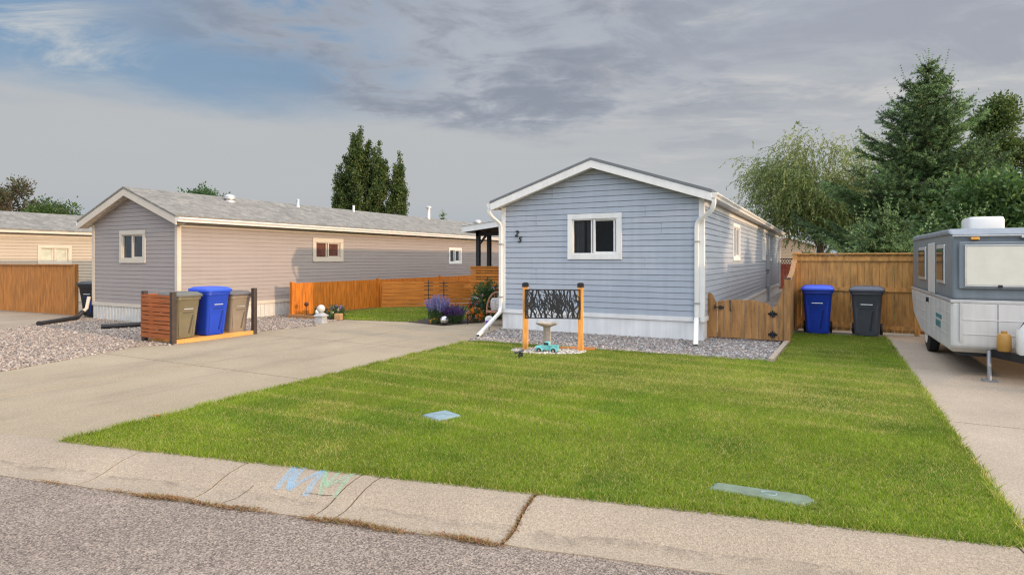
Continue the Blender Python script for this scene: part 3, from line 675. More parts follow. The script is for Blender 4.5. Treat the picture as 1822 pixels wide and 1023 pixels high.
# strings of butt joints in the siding
for u, z in ((-6.0, 1.22), (-6.0, 2.44), (-3.45, 1.46), (-3.45, 2.56), (-4.9, .85), (-3.1, 2.2), (-5.6, 3.05)):
    b = MB(); mbox(b, mp_y(12.52), u, u + .004, .0, .0175, z + .004, z + .240); b.build('siding_joint', M('blue_vinyl_edge', (.27, .31, .39), rough=.6), HB, world=True)
dR = spout(HB, [(-2.02, 12.33, 2.85), (-2.02, 12.33, 2.74), (-2.07, 12.36, 2.62), (-2.36, 12.46, 2.42), (-2.38, 12.47, 2.3), (-2.38, 12.47, .46)])
spout(HB, [(-2.38, 12.44, .45), (-2.22, 11.55, .035)], w=.066, d=.09)['label'] = 'short sloping outlet of the right downspout'
spout(HB, [(-7.16, 12.33, 2.85), (-7.16, 12.33, 2.76), (-7.10, 12.36, 2.66), (-6.93, 12.45, 2.50), (-6.92, 12.47, 2.4), (-6.92, 12.47, .50), (-6.90, 12.38, .40), (-6.58, 10.85, .035)])['label'] = 'left downspout with a long outlet sloping over the gravel'
spout(HB, [(-2.02, 32.5, 2.85), (-2.1, 32.5, 2.7), (-2.2, 32.5, 2.5), (-2.2, 32.5, .3)])
for u, z in ((-2.44, 2.0), (-2.44, .75), (-6.98, 2.0), (-6.98, .75), (-2.44, .447)):
    b = MB(); mbox(b, mp_y(12.52), u, u + .12, .0, .09, z, z + .03); b.build('downspout_strap', M('strap_grey', (.30, .29, .27), rough=.5), HB, world=True)
# meter box, conduit, hose reel block on the long side
b = MB(); mbox(b, mp_x(-2.26), 25.95, 26.35, .012, .16, 1.25, 1.85); mbox(b, mp_x(-2.26), 26.0, 26.3, .012, .13, .55, 1.05); b.build('meter_box', M('meter_grey', (.30, .31, .32), rough=.5), HB, world=True, bevel=.01)
b = MB(); b.tube([(-2.17, 26.15, 0), (-2.17, 26.15, 1.3)], .04, 10); b.tube([(-2.17, 26.2, 1.85), (-2.17, 26.2, 2.6)], .03, 8); b.build('conduit', M('meter_grey', (.3, .31, .32)), HB, world=True)
b = MB(); b.lathe([(.07, 0), (.075, .03), (.05, .06), (0.01, .065)], (-2.105, 26.15, 1.62), 16, 'x'); b.build('meter_dial', M('meter_glass', (.5, .5, .5), rough=.2), HB, world=True)
def digit(ch, x, z):
    cu = bpy.data.curves.new('n', 'FONT'); cu.body = ch; cu.size = .19; cu.shear = .28; cu.extrude = .012; cu.offset = .003; cu.resolution_u = 4
    ob = bpy.data.objects.new('n', cu); COL.objects.link(ob); ob.rotation_euler = (R(90), 0, 0); bpy.context.view_layer.update()
    me = bpy.data.meshes.new_from_object(ob.evaluated_get(bpy.context.evaluated_depsgraph_get())); me.transform(Matrix.Rotation(R(90), 4, 'X')); bpy.data.objects.remove(ob)
    o = bpy.data.objects.new('house_number', me); COL.objects.link(o); o.parent = HB; o.location = Vector((x, 12.492, z)) - HB.location; me.materials.clear(); me.materials.append(black_metal); o['label'] = 'black numeral ' + ch
digit('2', -6.56, 2.20); digit('5', -6.48, 2.06)

# ---------------------------------------------------------------- porch on the left of the blue house
PO = thing('porch', 'covered deck with orange slats and black posts beside the blue house', 'porch', (-8.4, 17, 0))
ced = woodh('orange_cedar', (.50, .17, .022)); cedv = wood('orange_cedar_upright', (.52, .18, .025)); blackwood = M('black_painted_wood', (.022, .021, .022), rough=.6, var=.3, scale=8)
b = MB(); b.box((-10.6, 16.6, .72), (-6.93, 21, .80))
for x in np.arange(-10.55, -6.95, .145): b.box((x, 16.6, .802), (x + .138, 21, .83))
b.build('deck', ced, PO, world=True)
b = MB(); b.prism([(-10.36, 2.64), (-6.93, 3.0), (-6.93, 2.94), (-10.36, 2.58)], 16.2, 21.3)
b.build('roof', M('porch_ceiling', (.05, .05, .055), rough=.8), PO, world=True)
b = MB(); b.prism([(-10.39, 2.72), (-6.93, 3.08), (-6.93, 2.90), (-10.39, 2.52)], 16.15, 16.195); b.box((-10.40, 16.196, 2.52), (-10.36, 21.3, 2.72)); b.prism([(-10.42, 2.735), (-6.93, 3.098), (-6.93, 3.082), (-10.42, 2.72)], 16.12, 21.35); b.build('roof_fascia', white, PO, world=True)
for x, y in ((-10.10, 16.7), (-10.10, 17.4), (-10.10, 18.5), (-10.10, 20.9)):
    b = MB(); b.box((x - .06, y - .06, 0), (x + .06, y + .06, 2.575 + (x + 10.36) * .1)); b.build('post', blackwood, PO, world=True, bevel=.005)
b = MB(); b.box((-10.16, 16.64, 2.42), (-6.95, 16.76, 2.54)); b.beam((-10.06, 16.7, 2.15), (-9.8, 16.7, 2.44), .06, .06); b.build('beam', blackwood, PO, world=True)
b = MB()
z = 1.40
for i in range(11):
    hh = .098 if i % 2 == 0 else .055
    b.box((-10.28, 16.53, z - hh), (-8.25, 16.555, z)); b.box((-10.30, 16.53, z - hh), (-10.275, 20.95, z)); z -= hh + .022
b.build('slat_rail', ced, PO, world=True, bevel=.003)
b = MB(); b.box((-10.3, 16.50, 1.405), (-8.2, 16.60, 1.44)); b.build('rail_cap', ced, PO, world=True, bevel=.004)
for i in range(4):
    b = MB(); b.box((-8.15, 15.35 + .31 * i, .20 * i + .14), (-6.98, 15.70 + .31 * i, .20 * i + .18)); b.box((-8.13, 15.38 + .31 * i, .20 * i - .02), (-7.0, 15.40 + .31 * i, .20 * i + .138)); b.build('step', ced, PO, world=True, bevel=.004)
b = MB(); b.beam((-8.2, 15.2, .95), (-8.2, 16.6, 1.78), .06, .09); b.box((-8.24, 15.2, 0), (-8.16, 15.28, .98)); b.box((-8.24, 16.54, .8), (-8.16, 16.62, 1.80)); b.build('stair_rail', blackwood, PO, world=True, bevel=.004)
b = MB(); redw = wood('red_stair_slats', (.30, .075, .035))
for k in range(7): b.beam((-8.2, 15.3, .12 + k * .12), (-8.2, 16.55, .86 + k * .12), .02, .085)
b.build('stair_slats', redw, PO, world=True)

# ---------------------------------------------------------------- the grey house on the left
grey_sid = M('grey_vinyl', (.285, .248, .230), rough=.6, var=.04, scale=1, stretch=(1, 1, 7), streak=.02, spec=.35)
cream = M('cream_trim', (.50, .44, .36), rough=.55, var=.05, scale=3)
shingle = M('grey_shingles', (.175, .165, .145), rough=.95, var=.18, scale=2.5, stretch=(1, 1, 2), fine=.22, finescale=26, voro=.18, voroscale=7)
HG = thing('mobile_home', 'long grey mobile home with cream trim and shingle roof behind the bins', 'house', (-16.3, 9.3, 0))
_, we, top = gable_house(HG, -18.2, -14.4, 9.3, 27.5, 2.74, 3.56, .32, grey_sid, shingle, lap=.11, fascia_h=.19, trimm=cream, lapd=.009, openings_f=[(-16.78, -15.82, 1.66, 2.32)], openings_r=[(13.84, 14.93, 1.70, 2.22), (21.43, 22.27, 1.54, 2.08)], skirt='ribbed', skirtm=M('white_skirt', (.52, .50, .46), rough=.55, var=.06))
slider(HG, mp_y(9.3), -16.88, -15.72, 1.56, 2.42, trim=.11, tm=cream)
redcurt = M('brown_window', (.10, .04, .03), rough=.25, var=.4)
slider(HG, mp_x(-14.4), 13.72, 15.05, 1.58, 2.34, trim=.13, dark=redcurt, tm=cream); slider(HG, mp_x(-14.4), 21.35, 22.35, 1.46, 2.16, trim=.09, tm=white)
def vent(x, y, z, r, h, cap, name='roof_vent'):
    b = MB(); b.lathe([(r * 1.7, -.25), (r * 1.4, .02), (r, .06), (r, h), (r * cap, h), (r * cap, h + r * .7), (r * cap * .6, h + r * 1.1), (.01, h + r * 1.2)], (x, y, z), 14); return b.build(name, M('galvanised', (.50, .49, .47), rough=.4, metallic=.5, var=.12), HG, world=True, smooth=True)
vent(-15.9, 11.9, 3.38, .12, .08, 1.4); vent(-16.0, 14.6, 3.45, .05, .20, 1.2); vent(-16.2, 22.4, 3.45, .08, .55, 1.7); vent(-16.1, 17.4, 3.45, .045, .22, 1.2); vent(-16.0, 26.4, 3.42, .13, .12, 1.5)
b = MB(); b.tube([(-18.25, 9.22, .62), (-18.25, 9.16, .30), (-18.24, 9.07, .22)], .045, 10); b.build('downspout', cream, HG, world=True, smooth=True)
def drain(pts, label):
    t = thing('drain_pipe', label, 'pipe', (*pts[-1][:2], 0)); n = 60; P = [Vector(p) for p in pts]; b = MB()
    q = []
    for i in range(n + 1):
        s = i / n * (len(P) - 1); k = min(int(s), len(P) - 2); q.append(P[k].lerp(P[k + 1], s - k))
    b.tube(q, [.052 + (.006 if i % 2 else 0) for i in range(n + 1)], 12); b.build('corrugated_hose', M('black_plastic', (.02, .019, .02), rough=.55, var=.3), t, world=True, smooth=True)
    b = MB(); d = (P[-1] - P[-2]).normalized(); b.tube([P[-1] - d * .03, P[-1] + d * .02], .064, 14); b.build('end_collar', M('black_plastic', (.02, .019, .02)), t, world=True)
drain([(-18.23, 9.05, .22), (-18.1, 8.85, .075), (-17.37, 7.64, .06)], 'long black drain hose lying from the grey house across the gravel to the drive edge')
drain([(-14.52, 9.2, .22), (-14.72, 8.95, .075), (-15.22, 7.97, .062)], 'black drain hose ending in shaded gravel beside the slatted bin enclosure')

# ---------------------------------------------------------------- far houses
HF = thing('mobile_home', 'beige mobile home at the far left behind the wooden fence', 'house', (-28.6, 8, 0))
beige_sid = M('beige_vinyl', (.38, .32, .25), rough=.6, var=.05, scale=1, streak=.02)
gable_house(HF, -30.6, -26.5, 7.0, 24, 2.78, 3.55, .3, beige_sid, shingle, fascia_h=.2, trimm=cream, gutters=False, lap=.12, openings_r=[(11.69, 12.66, 1.54, 2.11)])
slider(HF, mp_x(-26.5), 11.6, 12.75, 1.45, 2.2, trim=.1, tm=cream, dark=M('pale_blind', (.42, .42, .33), rough=.4, var=.2))
def fvent(x, y):
    b = MB(); b.lathe([(.14, -.2), (.12, .25), (.17, .25), (.17, .33), (.02, .36)], (x, y, 3.45), 12); b.build('roof_vent', black_metal, HF, world=True)
fvent(-28.0, 10.6)
HT = thing('mobile_home', 'tan gabled house seen beyond the red fence under the willow', 'house', (-2.0, 54, 0))
gable_house(HT, -5.4, -.9, 54, 66, 2.95, 3.75, .3, M('tan_vinyl', (.40, .28, .18), rough=.6, var=.06, scale=1, streak=.02), shingle, fascia_h=.25, gutters=False, lap=.25)
b = MB(); b.lathe([(.15, -.2), (.15, .25), (.2, .27), (.02, .35)], (-3.0, 55, 3.75), 10); b.build('roof_vent', M('galvanised', (.5, .49, .47)), HT, world=True)
# ---------------------------------------------------------------- fences
def board_fence(label, p, q, h, mat, bw=.14, gap=.006, rails=True, cap=None, posts=(), railmat=None, dog=False, zvar=.0, name='wooden_fence', midrail=None, front=1):
    p = Vector((*p, 0)); q = Vector((*q, 0)); d = q - p; L_ = d.length; d.normalize(); nrm = Vector((d.y, -d.x, 0)) * front
    t = thing(name, label, 'fence', p); rg = random.Random(int(L_ * 1000)); b = MB(); n = int(L_ / bw); w = L_ / n
    for i in range(n):
        a = p + d * (i * w + gap / 2) + nrm * rg.uniform(0, .004); c = p + d * ((i + 1) * w - gap / 2); hh = h + rg.uniform(-zvar, zvar)
        m = (a + c) / 2; k = len(b.v); b.beam(m + Vector((0, 0, .03)), m + Vector((0, 0, hh)), (c - a).length, .018, up=nrm)
    b.build('board_panel', mat, t, world=True)
    rm = railmat or mat
    if rails:
        b = MB()
        for z in (.25, h - .22): b.beam(p - nrm * .035 + Vector((0, 0, z)), q - nrm * .035 + Vector((0, 0, z)), .04, .085)
        b.build('back_rail', rm, t, world=True)
    if midrail:
        b = MB()
        for z in midrail: b.beam(p + nrm * .024 + Vector((0, 0, z)), q + nrm * .024 + Vector((0, 0, z)), .026, .085)
        b.build('rail', rm, t, world=True)
    for s in posts:
        c = p + d * s; b = MB(); b.box((c.x - .05, c.y - .05, 0), (c.x + .05, c.y + .05, h + .04)); b.build('post', rm, t, world=True, bevel=.006)
    if cap:
        b = MB(); b.beam(p + Vector((0, 0, h + cap / 2 + .004)), q + Vector((0, 0, h + cap / 2 + .004)), .12, cap); b.build('cap_board', rm, t, world=True, bevel=.004)
    return t
honey = wood('honey_cedar', (.34, .135, .030)); amber = wood('amber_cedar', (.45, .135, .011)); golden = wood('golden_pine', (.43, .215, .060)); redfence = wood('red_stain_wood', (.17, .032, .016))
board_fence('honey brown board fence standing at the far left before the beige house', (-26, 9.2), (-19.4, 9.45), 1.48, honey, cap=.03, posts=(6.6,))
board_fence('low amber board fence between the grey house and the small back lawn', (-13.66, 12.25), (-13.66, 27), .97, amber, bw=.12, posts=(0.0, 3.7, 7.4), front=1)
# diagonal fence of horizontal slats
def slat_fence():
    p = Vector((-13.5, 15.98, 0)); q = Vector((-10.3, 18.7, 0)); d = (q - p).normalized(); n = Vector((d.y, -d.x, 0))
    t = thing('slat_fence', 'low orange fence of horizontal slats behind the small back lawn', 'fence', p); z = .03
    b = MB(); i = 0
    while z < .84:
        hh = .125 if i % 3 else .085; b.beam(p + n * .03 + Vector((0, 0, z + hh / 2)), q + n * .03 + Vector((0, 0, z + hh / 2)), .02, hh); z += hh + .018; i += 1
    b.build('slat_panel', ced, t, world=True, bevel=.002)
    for s in (0, 1.05, 2.1, 3.15, 4.19):
        c = p + d * s - n * .03; b = MB(); b.box((c.x - .045, c.y - .045, 0), (c.x + .045, c.y + .045, .87)); b.build('post', cedv, t, world=True)
slat_fence()
board_fence('tall golden board fence with mid rail behind the blue and grey bins', (-.72, 15.62), (8.5, 15.62), 1.76, golden, bw=.14, cap=.035, posts=(0, 2.4, 4.8, 7.2), midrail=(.98, 1.66, .14))
board_fence('golden board fence running back along the gravel path beside the blue house', (-.70, 33.5), (-.70, 15.7), 1.78, golden, bw=.14, posts=(0, 6, 12, 17.8), cap=.03)
board_fence('dark red board fence with a lattice top across the far end of the path', (-3.6, 36.5), (2.5, 37.6), 1.42, redfence, bw=.15, posts=(0, 3.1, 6.2))
b = MB()
t = [o for o in bpy.data.objects if o.get('label', '').startswith('dark red board')][0]
p, q = Vector((-3.6, 36.46, 0)), Vector((2.5, 37.56, 0)); d = (q - p)
for i in range(0, 46):
    a = p + d * (i / 46); c = p + d * ((i + 1) / 46)
    b.beam(a + Vector((0, 0, 1.44)), c + Vector((0, 0, 1.68)), .012, .03); b.beam(c + Vector((0, 0, 1.44)), a + Vector((0, 0, 1.68)), .012, .03)
b.beam(p + Vector((0, 0, 1.70)), q + Vector((0, 0, 1.70)), .05, .05); b.build('lattice_top', M('dark_lattice', (.03, .03, .04), rough=.7), t, world=True)
# gate between the blue house and the tall fence
def gate():
    t = thing('wooden_gate', 'arched wooden garden gate with black hinges between the house and fence', 'gate', (-1.5, 13, 0)); y = 12.98
    gm = wood('gate_cedar', (.33, .165, .055)); rg = random.Random(5)
    def boards(xs, topf, name, mat, yy=y):
        b = MB()
        for x0, x1 in xs:
            n = 6; a = x0 + .003; c = x1 - .003; j = rg.uniform(0, .003); poly = [(a, .045), (c, .045)] + [(c + (a - c) * i / n, topf(c + (a - c) * i / n)) for i in range(n + 1)]
            b.prism(poly, yy - j, yy + .018 - j)
        return b.build(name, mat, t, world=True, bevel=.003)
    arch = lambda x: .665 + .165 * max(0, 1 - abs((x + 1.60) / .60) ** 3) ** .6 if abs(x + 1.60) < .60 else .665
    curve = lambda x: .70 + .55 * max(0, min(1, (x + .985) / .20)) ** 1.8
    xs = np.linspace(-2.055, -1.0, 9); boards(list(zip(xs, xs[1:])), arch, 'gate_panel', gm)
    boards([(-2.245, -2.065)], lambda x: .955 if x < -2.16 else .955 - .2 * ((x + 2.16) / .095) ** .7, 'side_board', gm, y + .004)
    boards([(-.992, -.90), (-.90, -.80)], curve, 'side_board', gm, y + .004)
    b = MB(); b.box((-.79, 12.93, 0), (-.68, 13.05, 1.27)); b.build('post', gm, t, world=True, bevel=.006)
    b = MB(); b.box((-.80, 12.92, 1.272), (-.67, 13.06, 1.295)); b.build('post_cap', M('dark_cap_wood', (.08, .06, .05), rough=.8), t, world=True, bevel=.006)
    b = MB(); b.box((-2.26, 12.99, 0), (-2.16, 13.09, .9)); b.build('post', gm, t, world=True)
    b = MB(); b.prism([(13.05, 0.04), (15.6, .04), (15.6, 1.62), (14.3, 1.33), (13.05, 1.20)], -.735, -.715, 'x'); b.build('return_panel', gm, t, world=True)
    b = MB(); b.beam((-.725, 13.04, 1.225), (-.725, 14.3, 1.355), .10, .03); b.beam((-.725, 14.3, 1.355), (-.725, 15.58, 1.645), .10, .03); b.build('return_cap', gm, t, world=True)
    for z in (.57, .16):
        b = MB(); c = (-1.0, 12.955, z)
        for a in range(0, 360, 45):
            r = .062 if a % 90 == 0 else .05; b.beam(c, (c[0] + r * math.cos(R(a)), c[1], c[2] + r * math.sin(R(a))), .012, .012, up=(0, 1, 0)); b.lathe([(.001, -.006), (.014, -.006), (.014, .006), (.001, .006)], (c[0] + r * math.cos(R(a)), c[1], c[2] + r * math.sin(R(a))), 8, 'y')
        b.box((c[0] - .085, c[1] - .006, z - .018), (c[0] + .085, c[1] + .008, z + .018)); b.box((c[0] - .014, c[1] - .012, z - .05), (c[0] + .014, c[1] + .006, z + .05)); b.build('hinge', black_metal, t, world=True)
    b = MB(); b.box((-2.12, 12.945, .655), (-1.93, 12.962, .675)); b.box((-2.11, 12.94, .64), (-2.09, 12.965, .72)); b.box((-2.02, 12.94, .63), (-1.97, 12.965, .70)); b.box((-1.95, 12.94, .64), (-1.93, 12.965, .69)); b.build('latch', black_metal, t, world=True, bevel=.003)
    b = MB(); b.tube([(-1.80, 12.97, .60), (-1.80, 12.92, .63), (-1.80, 12.915, .72), (-1.80, 12.92, .79), (-1.80, 12.97, .82)], .011, 8); b.build('handle', black_metal, t, world=True, smooth=True)
gate()
t = thing('edging_timber', 'weathered timber edging between the gravel strip and the lawn', 'timber', (-.83, 10.5, 0)); b = MB(); b.beam((-.83, 10.45, .02), (-.74, 12.9, .02), .09, .09); b.build('timber', wood('weathered_timber', (.33, .26, .19)), t, world=True, bevel=.008)
t = thing('edging_timber', 'thin orange timber strip behind the white pebble patch', 'timber', (-4.4, 10.2, 0)); b = MB(); b.beam((-4.58, 10.06, .02), (-3.78, 10.36, .015), .05, .07); b.build('timber', woodh('orange_timber', (.50, .20, .06)), t, world=True, bevel=.006)

# ---------------------------------------------------------------- wheelie bins
def loft(b, rings, close=True):
    k = len(rings[0]); vs = [p for r in rings for p in r]
    fs = [(i * k + j, i * k + (j + 1) % k, (i + 1) * k + (j + 1) % k, (i + 1) * k + j) for i in range(len(rings) - 1) for j in range(k)]
    if close: fs += [tuple(reversed(range(k))), tuple(range((len(rings) - 1) * k, len(rings) * k))]
    b.add(vs, fs)
def rrect(w, d, r, z, cy=0.0, n=4):
    out = []
    for cx_, cy_, a0 in ((w / 2 - r, d / 2 - r, 0), (-w / 2 + r, d / 2 - r, 90), (-w / 2 + r, -d / 2 + r, 180), (w / 2 - r, -d / 2 + r, 270)):
        for i in range(n + 1):
            a = R(a0 + 90 * i / n); out.append((cx_ + r * math.cos(a), cy + cy_ + r * math.sin(a), z))
    return out
def bin_(label, loc, rz, col, lidcol, scale=1.0, name='wheelie_bin', group=None, hi=1.0):
    t = thing(name, label, 'bin', loc, rz, group); t.scale = (scale, scale, scale * hi)
    pm = M('bin_plastic_%02x%02x%02x' % tuple(int(c * 255) for c in col), col, rough=.42, var=.10, scale=5, fine=.04, finescale=60, spec=.45, bump=.05, bscale=70)
    lm = M('bin_plastic_%02x%02x%02x' % tuple(int(c * 255) for c in lidcol), lidcol, rough=.42, var=.10, scale=5, spec=.45)
    b = MB(); loft(b, [rrect(.44, .50, .07, .02, .04), rrect(.47, .54, .075, .25, .025), rrect(.545, .645, .08, .84, -.01), rrect(.57, .67, .085, .86, -.01), rrect(.585, .70, .085, .865, -.015), rrect(.585, .70, .085, .92, -.015)])
    for x in (-.19, .19): b.beam((x * .82, -.225, .06), (x, -.315, .80), .05, .012, up=(0, 1, 0))      # front corner ribs
    b.build('body', pm, t, smooth=True)
    b = MB(); b.box((-.09, -.321, .795), (.09, -.30, .838)); b.build('hot_stamp_panel', M('stamp_%02x%02x' % (int(col[0] * 255), int(col[2] * 255)), tuple(c * 1.5 + .02 for c in col), rough=.5), t, bevel=.003)
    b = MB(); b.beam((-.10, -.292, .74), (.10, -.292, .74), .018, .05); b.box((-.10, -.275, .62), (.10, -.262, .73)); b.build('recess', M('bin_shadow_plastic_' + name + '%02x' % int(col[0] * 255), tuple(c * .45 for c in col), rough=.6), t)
    b = MB(); b.tube([(-.105, -.305, .655), (.105, -.305, .655)], .012, 8); b.build('lift_bar', M('zinc_bar', (.55, .55, .54), rough=.35, metallic=.6), t)
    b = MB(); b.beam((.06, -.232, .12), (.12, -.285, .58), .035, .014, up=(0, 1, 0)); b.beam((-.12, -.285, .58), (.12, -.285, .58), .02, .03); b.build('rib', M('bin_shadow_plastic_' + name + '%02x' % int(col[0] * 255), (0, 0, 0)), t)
    b = MB(); loft(b, [rrect(.63, .76, .09, .922, -.02), rrect(.635, .765, .09, .955, -.02), rrect(.60, .73, .09, .985, -.015), rrect(.50, .60, .1, 1.02, 0), rrect(.30, .38, .1, 1.03, 0)])
    b.build('lid', lm, t, smooth=True)
    b = MB(); b.tube([(-.22, .335, .93), (-.22, .42, .97), (.22, .42, .97), (.22, .335, .93)], .017, 8); b.build('handle', lm, t, smooth=True)
    for x in (-.25, .25):
        b = MB(); b.lathe([(.02, -.03), (.11, -.03), (.12, -.015), (.12, .015), (.11, .03), (.02, .03)], (x, .27, .12), 18, 'x'); w = b.build('wheel', M('bin_wheel', (.02, .02, .02), rough=.7), t, smooth=True)
    return t
blue = (.012, .05, .42)
def enclosure():
    t = thing('bin_enclosure', 'slatted orange bin shelter with dark posts on a timber base', 'bin shelter', (-11.7, 8.1, 0)); dk = M('dark_brown_post', (.05, .035, .028), rough=.7, var=.25, scale=8)
    slat = woodh('rust_slats', (.30, .085, .022)); base = woodh('yellow_timber', (.56, .27, .075))
    b = MB(); z = .10; i = 0
    while z < .96:
        h = .088 if i % 2 == 0 else .052; b.box((-12.27, 7.150, z), (-11.33, 7.172, z + h)); z += h + .017; i += 1
    b.build('slat_screen', slat, t, world=True, bevel=.002)
    b = MB(); z = .10; i = 0
    while z < .96:
        h = .088 if i % 2 == 0 else .052; b.box((-12.30, 7.19, z), (-12.278, 9.05, z + h)); z += h + .017; i += 1
    b.build('slat_screen', slat, t, world=True, bevel=.002)
    for x, y in ((-11.29, 7.20), (-11.29, 9.06), (-12.24, 7.215), (-12.24, 9.02)):
        b = MB(); b.box((x - .045, y - .045, 0), (x + .045, y + .045, 1.02)); b.build('post', dk, t, world=True, bevel=.005)
    b = MB(); b.box((-11.32, 7.25, .0), (-11.25, 9.01, .085)); b.build('base_timber', base, t, world=True, bevel=.006)
    b = MB()
    for k in range(7): b.box((-12.2 + k * .125, 7.25, .02), (-12.2 + k * .125 + .115, 9.0, .055))
    b.build('base_deck', base, t, world=True)
enclosure()
bin_('olive brown wheelie bin in the slatted shelter beside its rust slats', (-11.69, 7.60, .055), R(90), (.155, .135, .085), (.10, .095, .075), .92, group='bins in the slatted shelter')
bin_('bright blue wheelie bin in the middle of the slatted shelter', (-11.67, 8.25, .055), R(90), blue, (.015, .06, .46), .95, group='bins in the slatted shelter', hi=1.05)
bin_('taupe wheelie bin at the back end of the slatted shelter', (-11.8, 8.90, .03), R(90), (.24, .20, .155), (.09, .075, .065), .92, group='bins in the slatted shelter', hi=.98)
bin_('black wheelie bin between the far left fence and the grey house', (-18.95, 9.75, 0), R(20), (.012, .013, .016), (.012, .013, .016), 1.0)
bin_('blue wheelie bin against the tall golden fence near the gate post', (-.24, 15.15, 0), R(0), blue, (.02, .065, .50), 1.05, group='bins by the golden fence')
bin_('dark grey wheelie bin against the tall golden fence near the trailer', (.72, 15.14, 0), R(-4), (.075, .078, .095), (.07, .073, .088), 1.05, group='bins by the golden fence')

# ---------------------------------------------------------------- travel trailer
def trailer():
    t = thing('travel_trailer', 'low white travel trailer with grey upper half parked on the side drive', 'trailer', (2.62, 12.7, 0))
    wh = M('trailer_white', (.52, .505, .48), rough=.4, var=.06, scale=2, streak=.12, spec=.45); gy = M('trailer_grey', (.15, .175, .195), rough=.42, var=.07, scale=2, streak=.10, spec=.45)
    x0, x1, y0, y1 = 1.52, 3.72, 10.42, 15.05
    b = MB(); b.prism([(y0, .42), (y0 + .10, .34), (y1 - 1.5, .30), (y1 - .35, .55), (y1, .95), (y1, 1.07), (y0, 1.07)], x0, x1, 'x'); b.build('body', wh, t, world=True, bevel=.05, seg=3)
    b = MB(); b.prism([(y0 + .02, 1.072), (y1 - .02, 1.072), (y1 - .03, 2.0), (y1 - .25, 2.10), (y0 + .30, 2.07), (y0 + .06, 1.98)], x0 + .02, x1 - .02, 'x'); b.build('upper_body', gy, t, world=True, bevel=.05, seg=3)
    b = MB(); b.prism([(y0 + .04, 2.0), (y1 - .04, 2.02), (y1 - .25, 2.125), (y0 + .28, 2.095)], x0 + .0, x1 - .0, 'x'); b.build('roof', M('trailer_roof', (.19, .21, .23), rough=.6), t, world=True, bevel=.03)
    b = MB(); b.box((x0 - .006, y0 - .006, 1.04), (x1 + .006, y1 + .006, 1.085)); b.build('belt_trim', M('alloy_trim', (.55, .55, .54), rough=.35, metallic=.6), t, world=True, bevel=.005)
    b = MB(); b.box((x0 + .09, y0 - .018, 1.24), (x1 - .09, y0 + .01, 1.90)); fw = b.build('window', gy, t, world=True, bevel=.05, seg=4)
    b = MB(); b.box((x0 + .17, y0 - .026, 1.29), (x1 - .17, y0 - .004, 1.84)); o = b.build('stone_shield', M('cream_shield', (.60, .58, .50), rough=.35, var=.05), fw, world=True, bevel=.03, seg=3); o.data.transform(Matrix.Translation(-t.location))
    al = M('alloy_trim', (.5, .5, .5))
    for q in (((x0 + .155, 1.275), (x1 - .155, 1.292)), ((x0 + .155, 1.838), (x1 - .155, 1.856)), ((x0 + .155, 1.293), (x0 + .172, 1.837)), ((x1 - .172, 1.293), (x1 - .155, 1.837))):
        b = MB(); b.box((q[0][0], y0 - .032, q[0][1]), (q[1][0], y0 - .019, q[1][1])); o = b.build('shield_trim', al, fw, world=True, bevel=.003); o.data.transform(Matrix.Translation(-t.location))
    for x in (x0 + .55, 2.62, x1 - .55):
        b = MB(); b.box((x - .025, y0 - .04, 1.262), (x + .025, y0 - .018, 1.30)); o = b.build('shield_latch', black_metal, fw, world=True, bevel=.004); o.data.transform(Matrix.Translation(-t.location))
    for zz in (.60, .80):
        b = MB(); b.box((x0 + .14, y0 - .006, zz), (x1 - .14, y0 + .01, zz + .014)); b.build('front_ridge', wh, t, world=True, bevel=.003)
    b = MB(); b.box((x0 + .02, y0 + .005, 1.975), (x1 - .02, y0 + .05, 1.995)); b.build('roof_edge_trim', al, t, world=True, bevel=.004)
    for ya, yb in ((11.0, 11.7), (13.0, 13.9)):
        b = MB(); b.box((x0 - .004, ya, 1.28), (x0 + .03, yb, 1.88)); w = b.build('window', M('alloy_trim', (.5, .5, .5)), t, world=True, bevel=.02)
        b = MB(); b.box((x0 - .012, ya + .06, 1.34), (x0 + .01, yb - .06, 1.82)); o = b.build('pane', dark_glass, w, world=True); o.data.transform(Matrix.Translation(-t.location))
    b = MB(); b.box((x0 - .004, 11.95, .46), (x0 + .02, 12.65, 1.03)); b.box((x0 - .001, 11.95, 1.09), (x0 + .02, 12.65, 1.93)); d_ = b.build('door', wh, t, world=True, bevel=.01)
    b = MB(); b.box((x0 - .04, 12.53, .92), (x0 - .004, 12.6, 1.0)); o = b.build('door_handle', black_metal, d_, world=True, bevel=.005); o.data.transform(Matrix.Translation(-t.location))
    b = MB(); b.box((x0 + .10, y0 - .022, .50), (x0 + .13, y0 + .01, 1.04)); b.box((x1 - .13, y0 - .022, .50), (x1 - .10, y0 + .01, 1.04)); b.build('corner_strip', M('alloy_trim', (.5, .5, .5)), t, world=True)
    for zz in (.56, .72, .88):
        b = MB(); b.box((x0 - .003, y0 + .12, zz), (x0 + .01, y1 - .8, zz + .012)); b.build('side_ridge', wh, t, world=True)
    b = MB(); b.box((x0 - .006, 11.3, .60), (x0 + .01, 11.75, .70)); b.box((x0 - .006, 11.2, .74), (x0 + .01, 11.75, .80)); b.build('decal', M('teal_decal', (.06, .17, .17), rough=.5), t, world=True)
    for x in (2.05, 2.62, 3.19):
        b = MB(); b.box((x - .006, y0 - .003, .46), (x + .006, y0 + .01, 1.03)); b.build('front_seam', M('seam_grey', (.22, .22, .22), rough=.6), t, world=True)
    b = MB(); b.box((2.30, y0 - .02, 1.945), (2.94, y0 + .06, 1.975)); b.build('rain_gutter', M('alloy_trim', (.5, .5, .5)), t, world=True, bevel=.004)
    for x in (x0 + .28, x1 - .28):
        b = MB(); b.box((x - .05, y0 + .0, 1.925), (x + .05, y0 + .06, 1.965)); b.build('marker_light', M('amber_lens', (.70, .34, .06), rough=.25), t, world=True, bevel=.01)
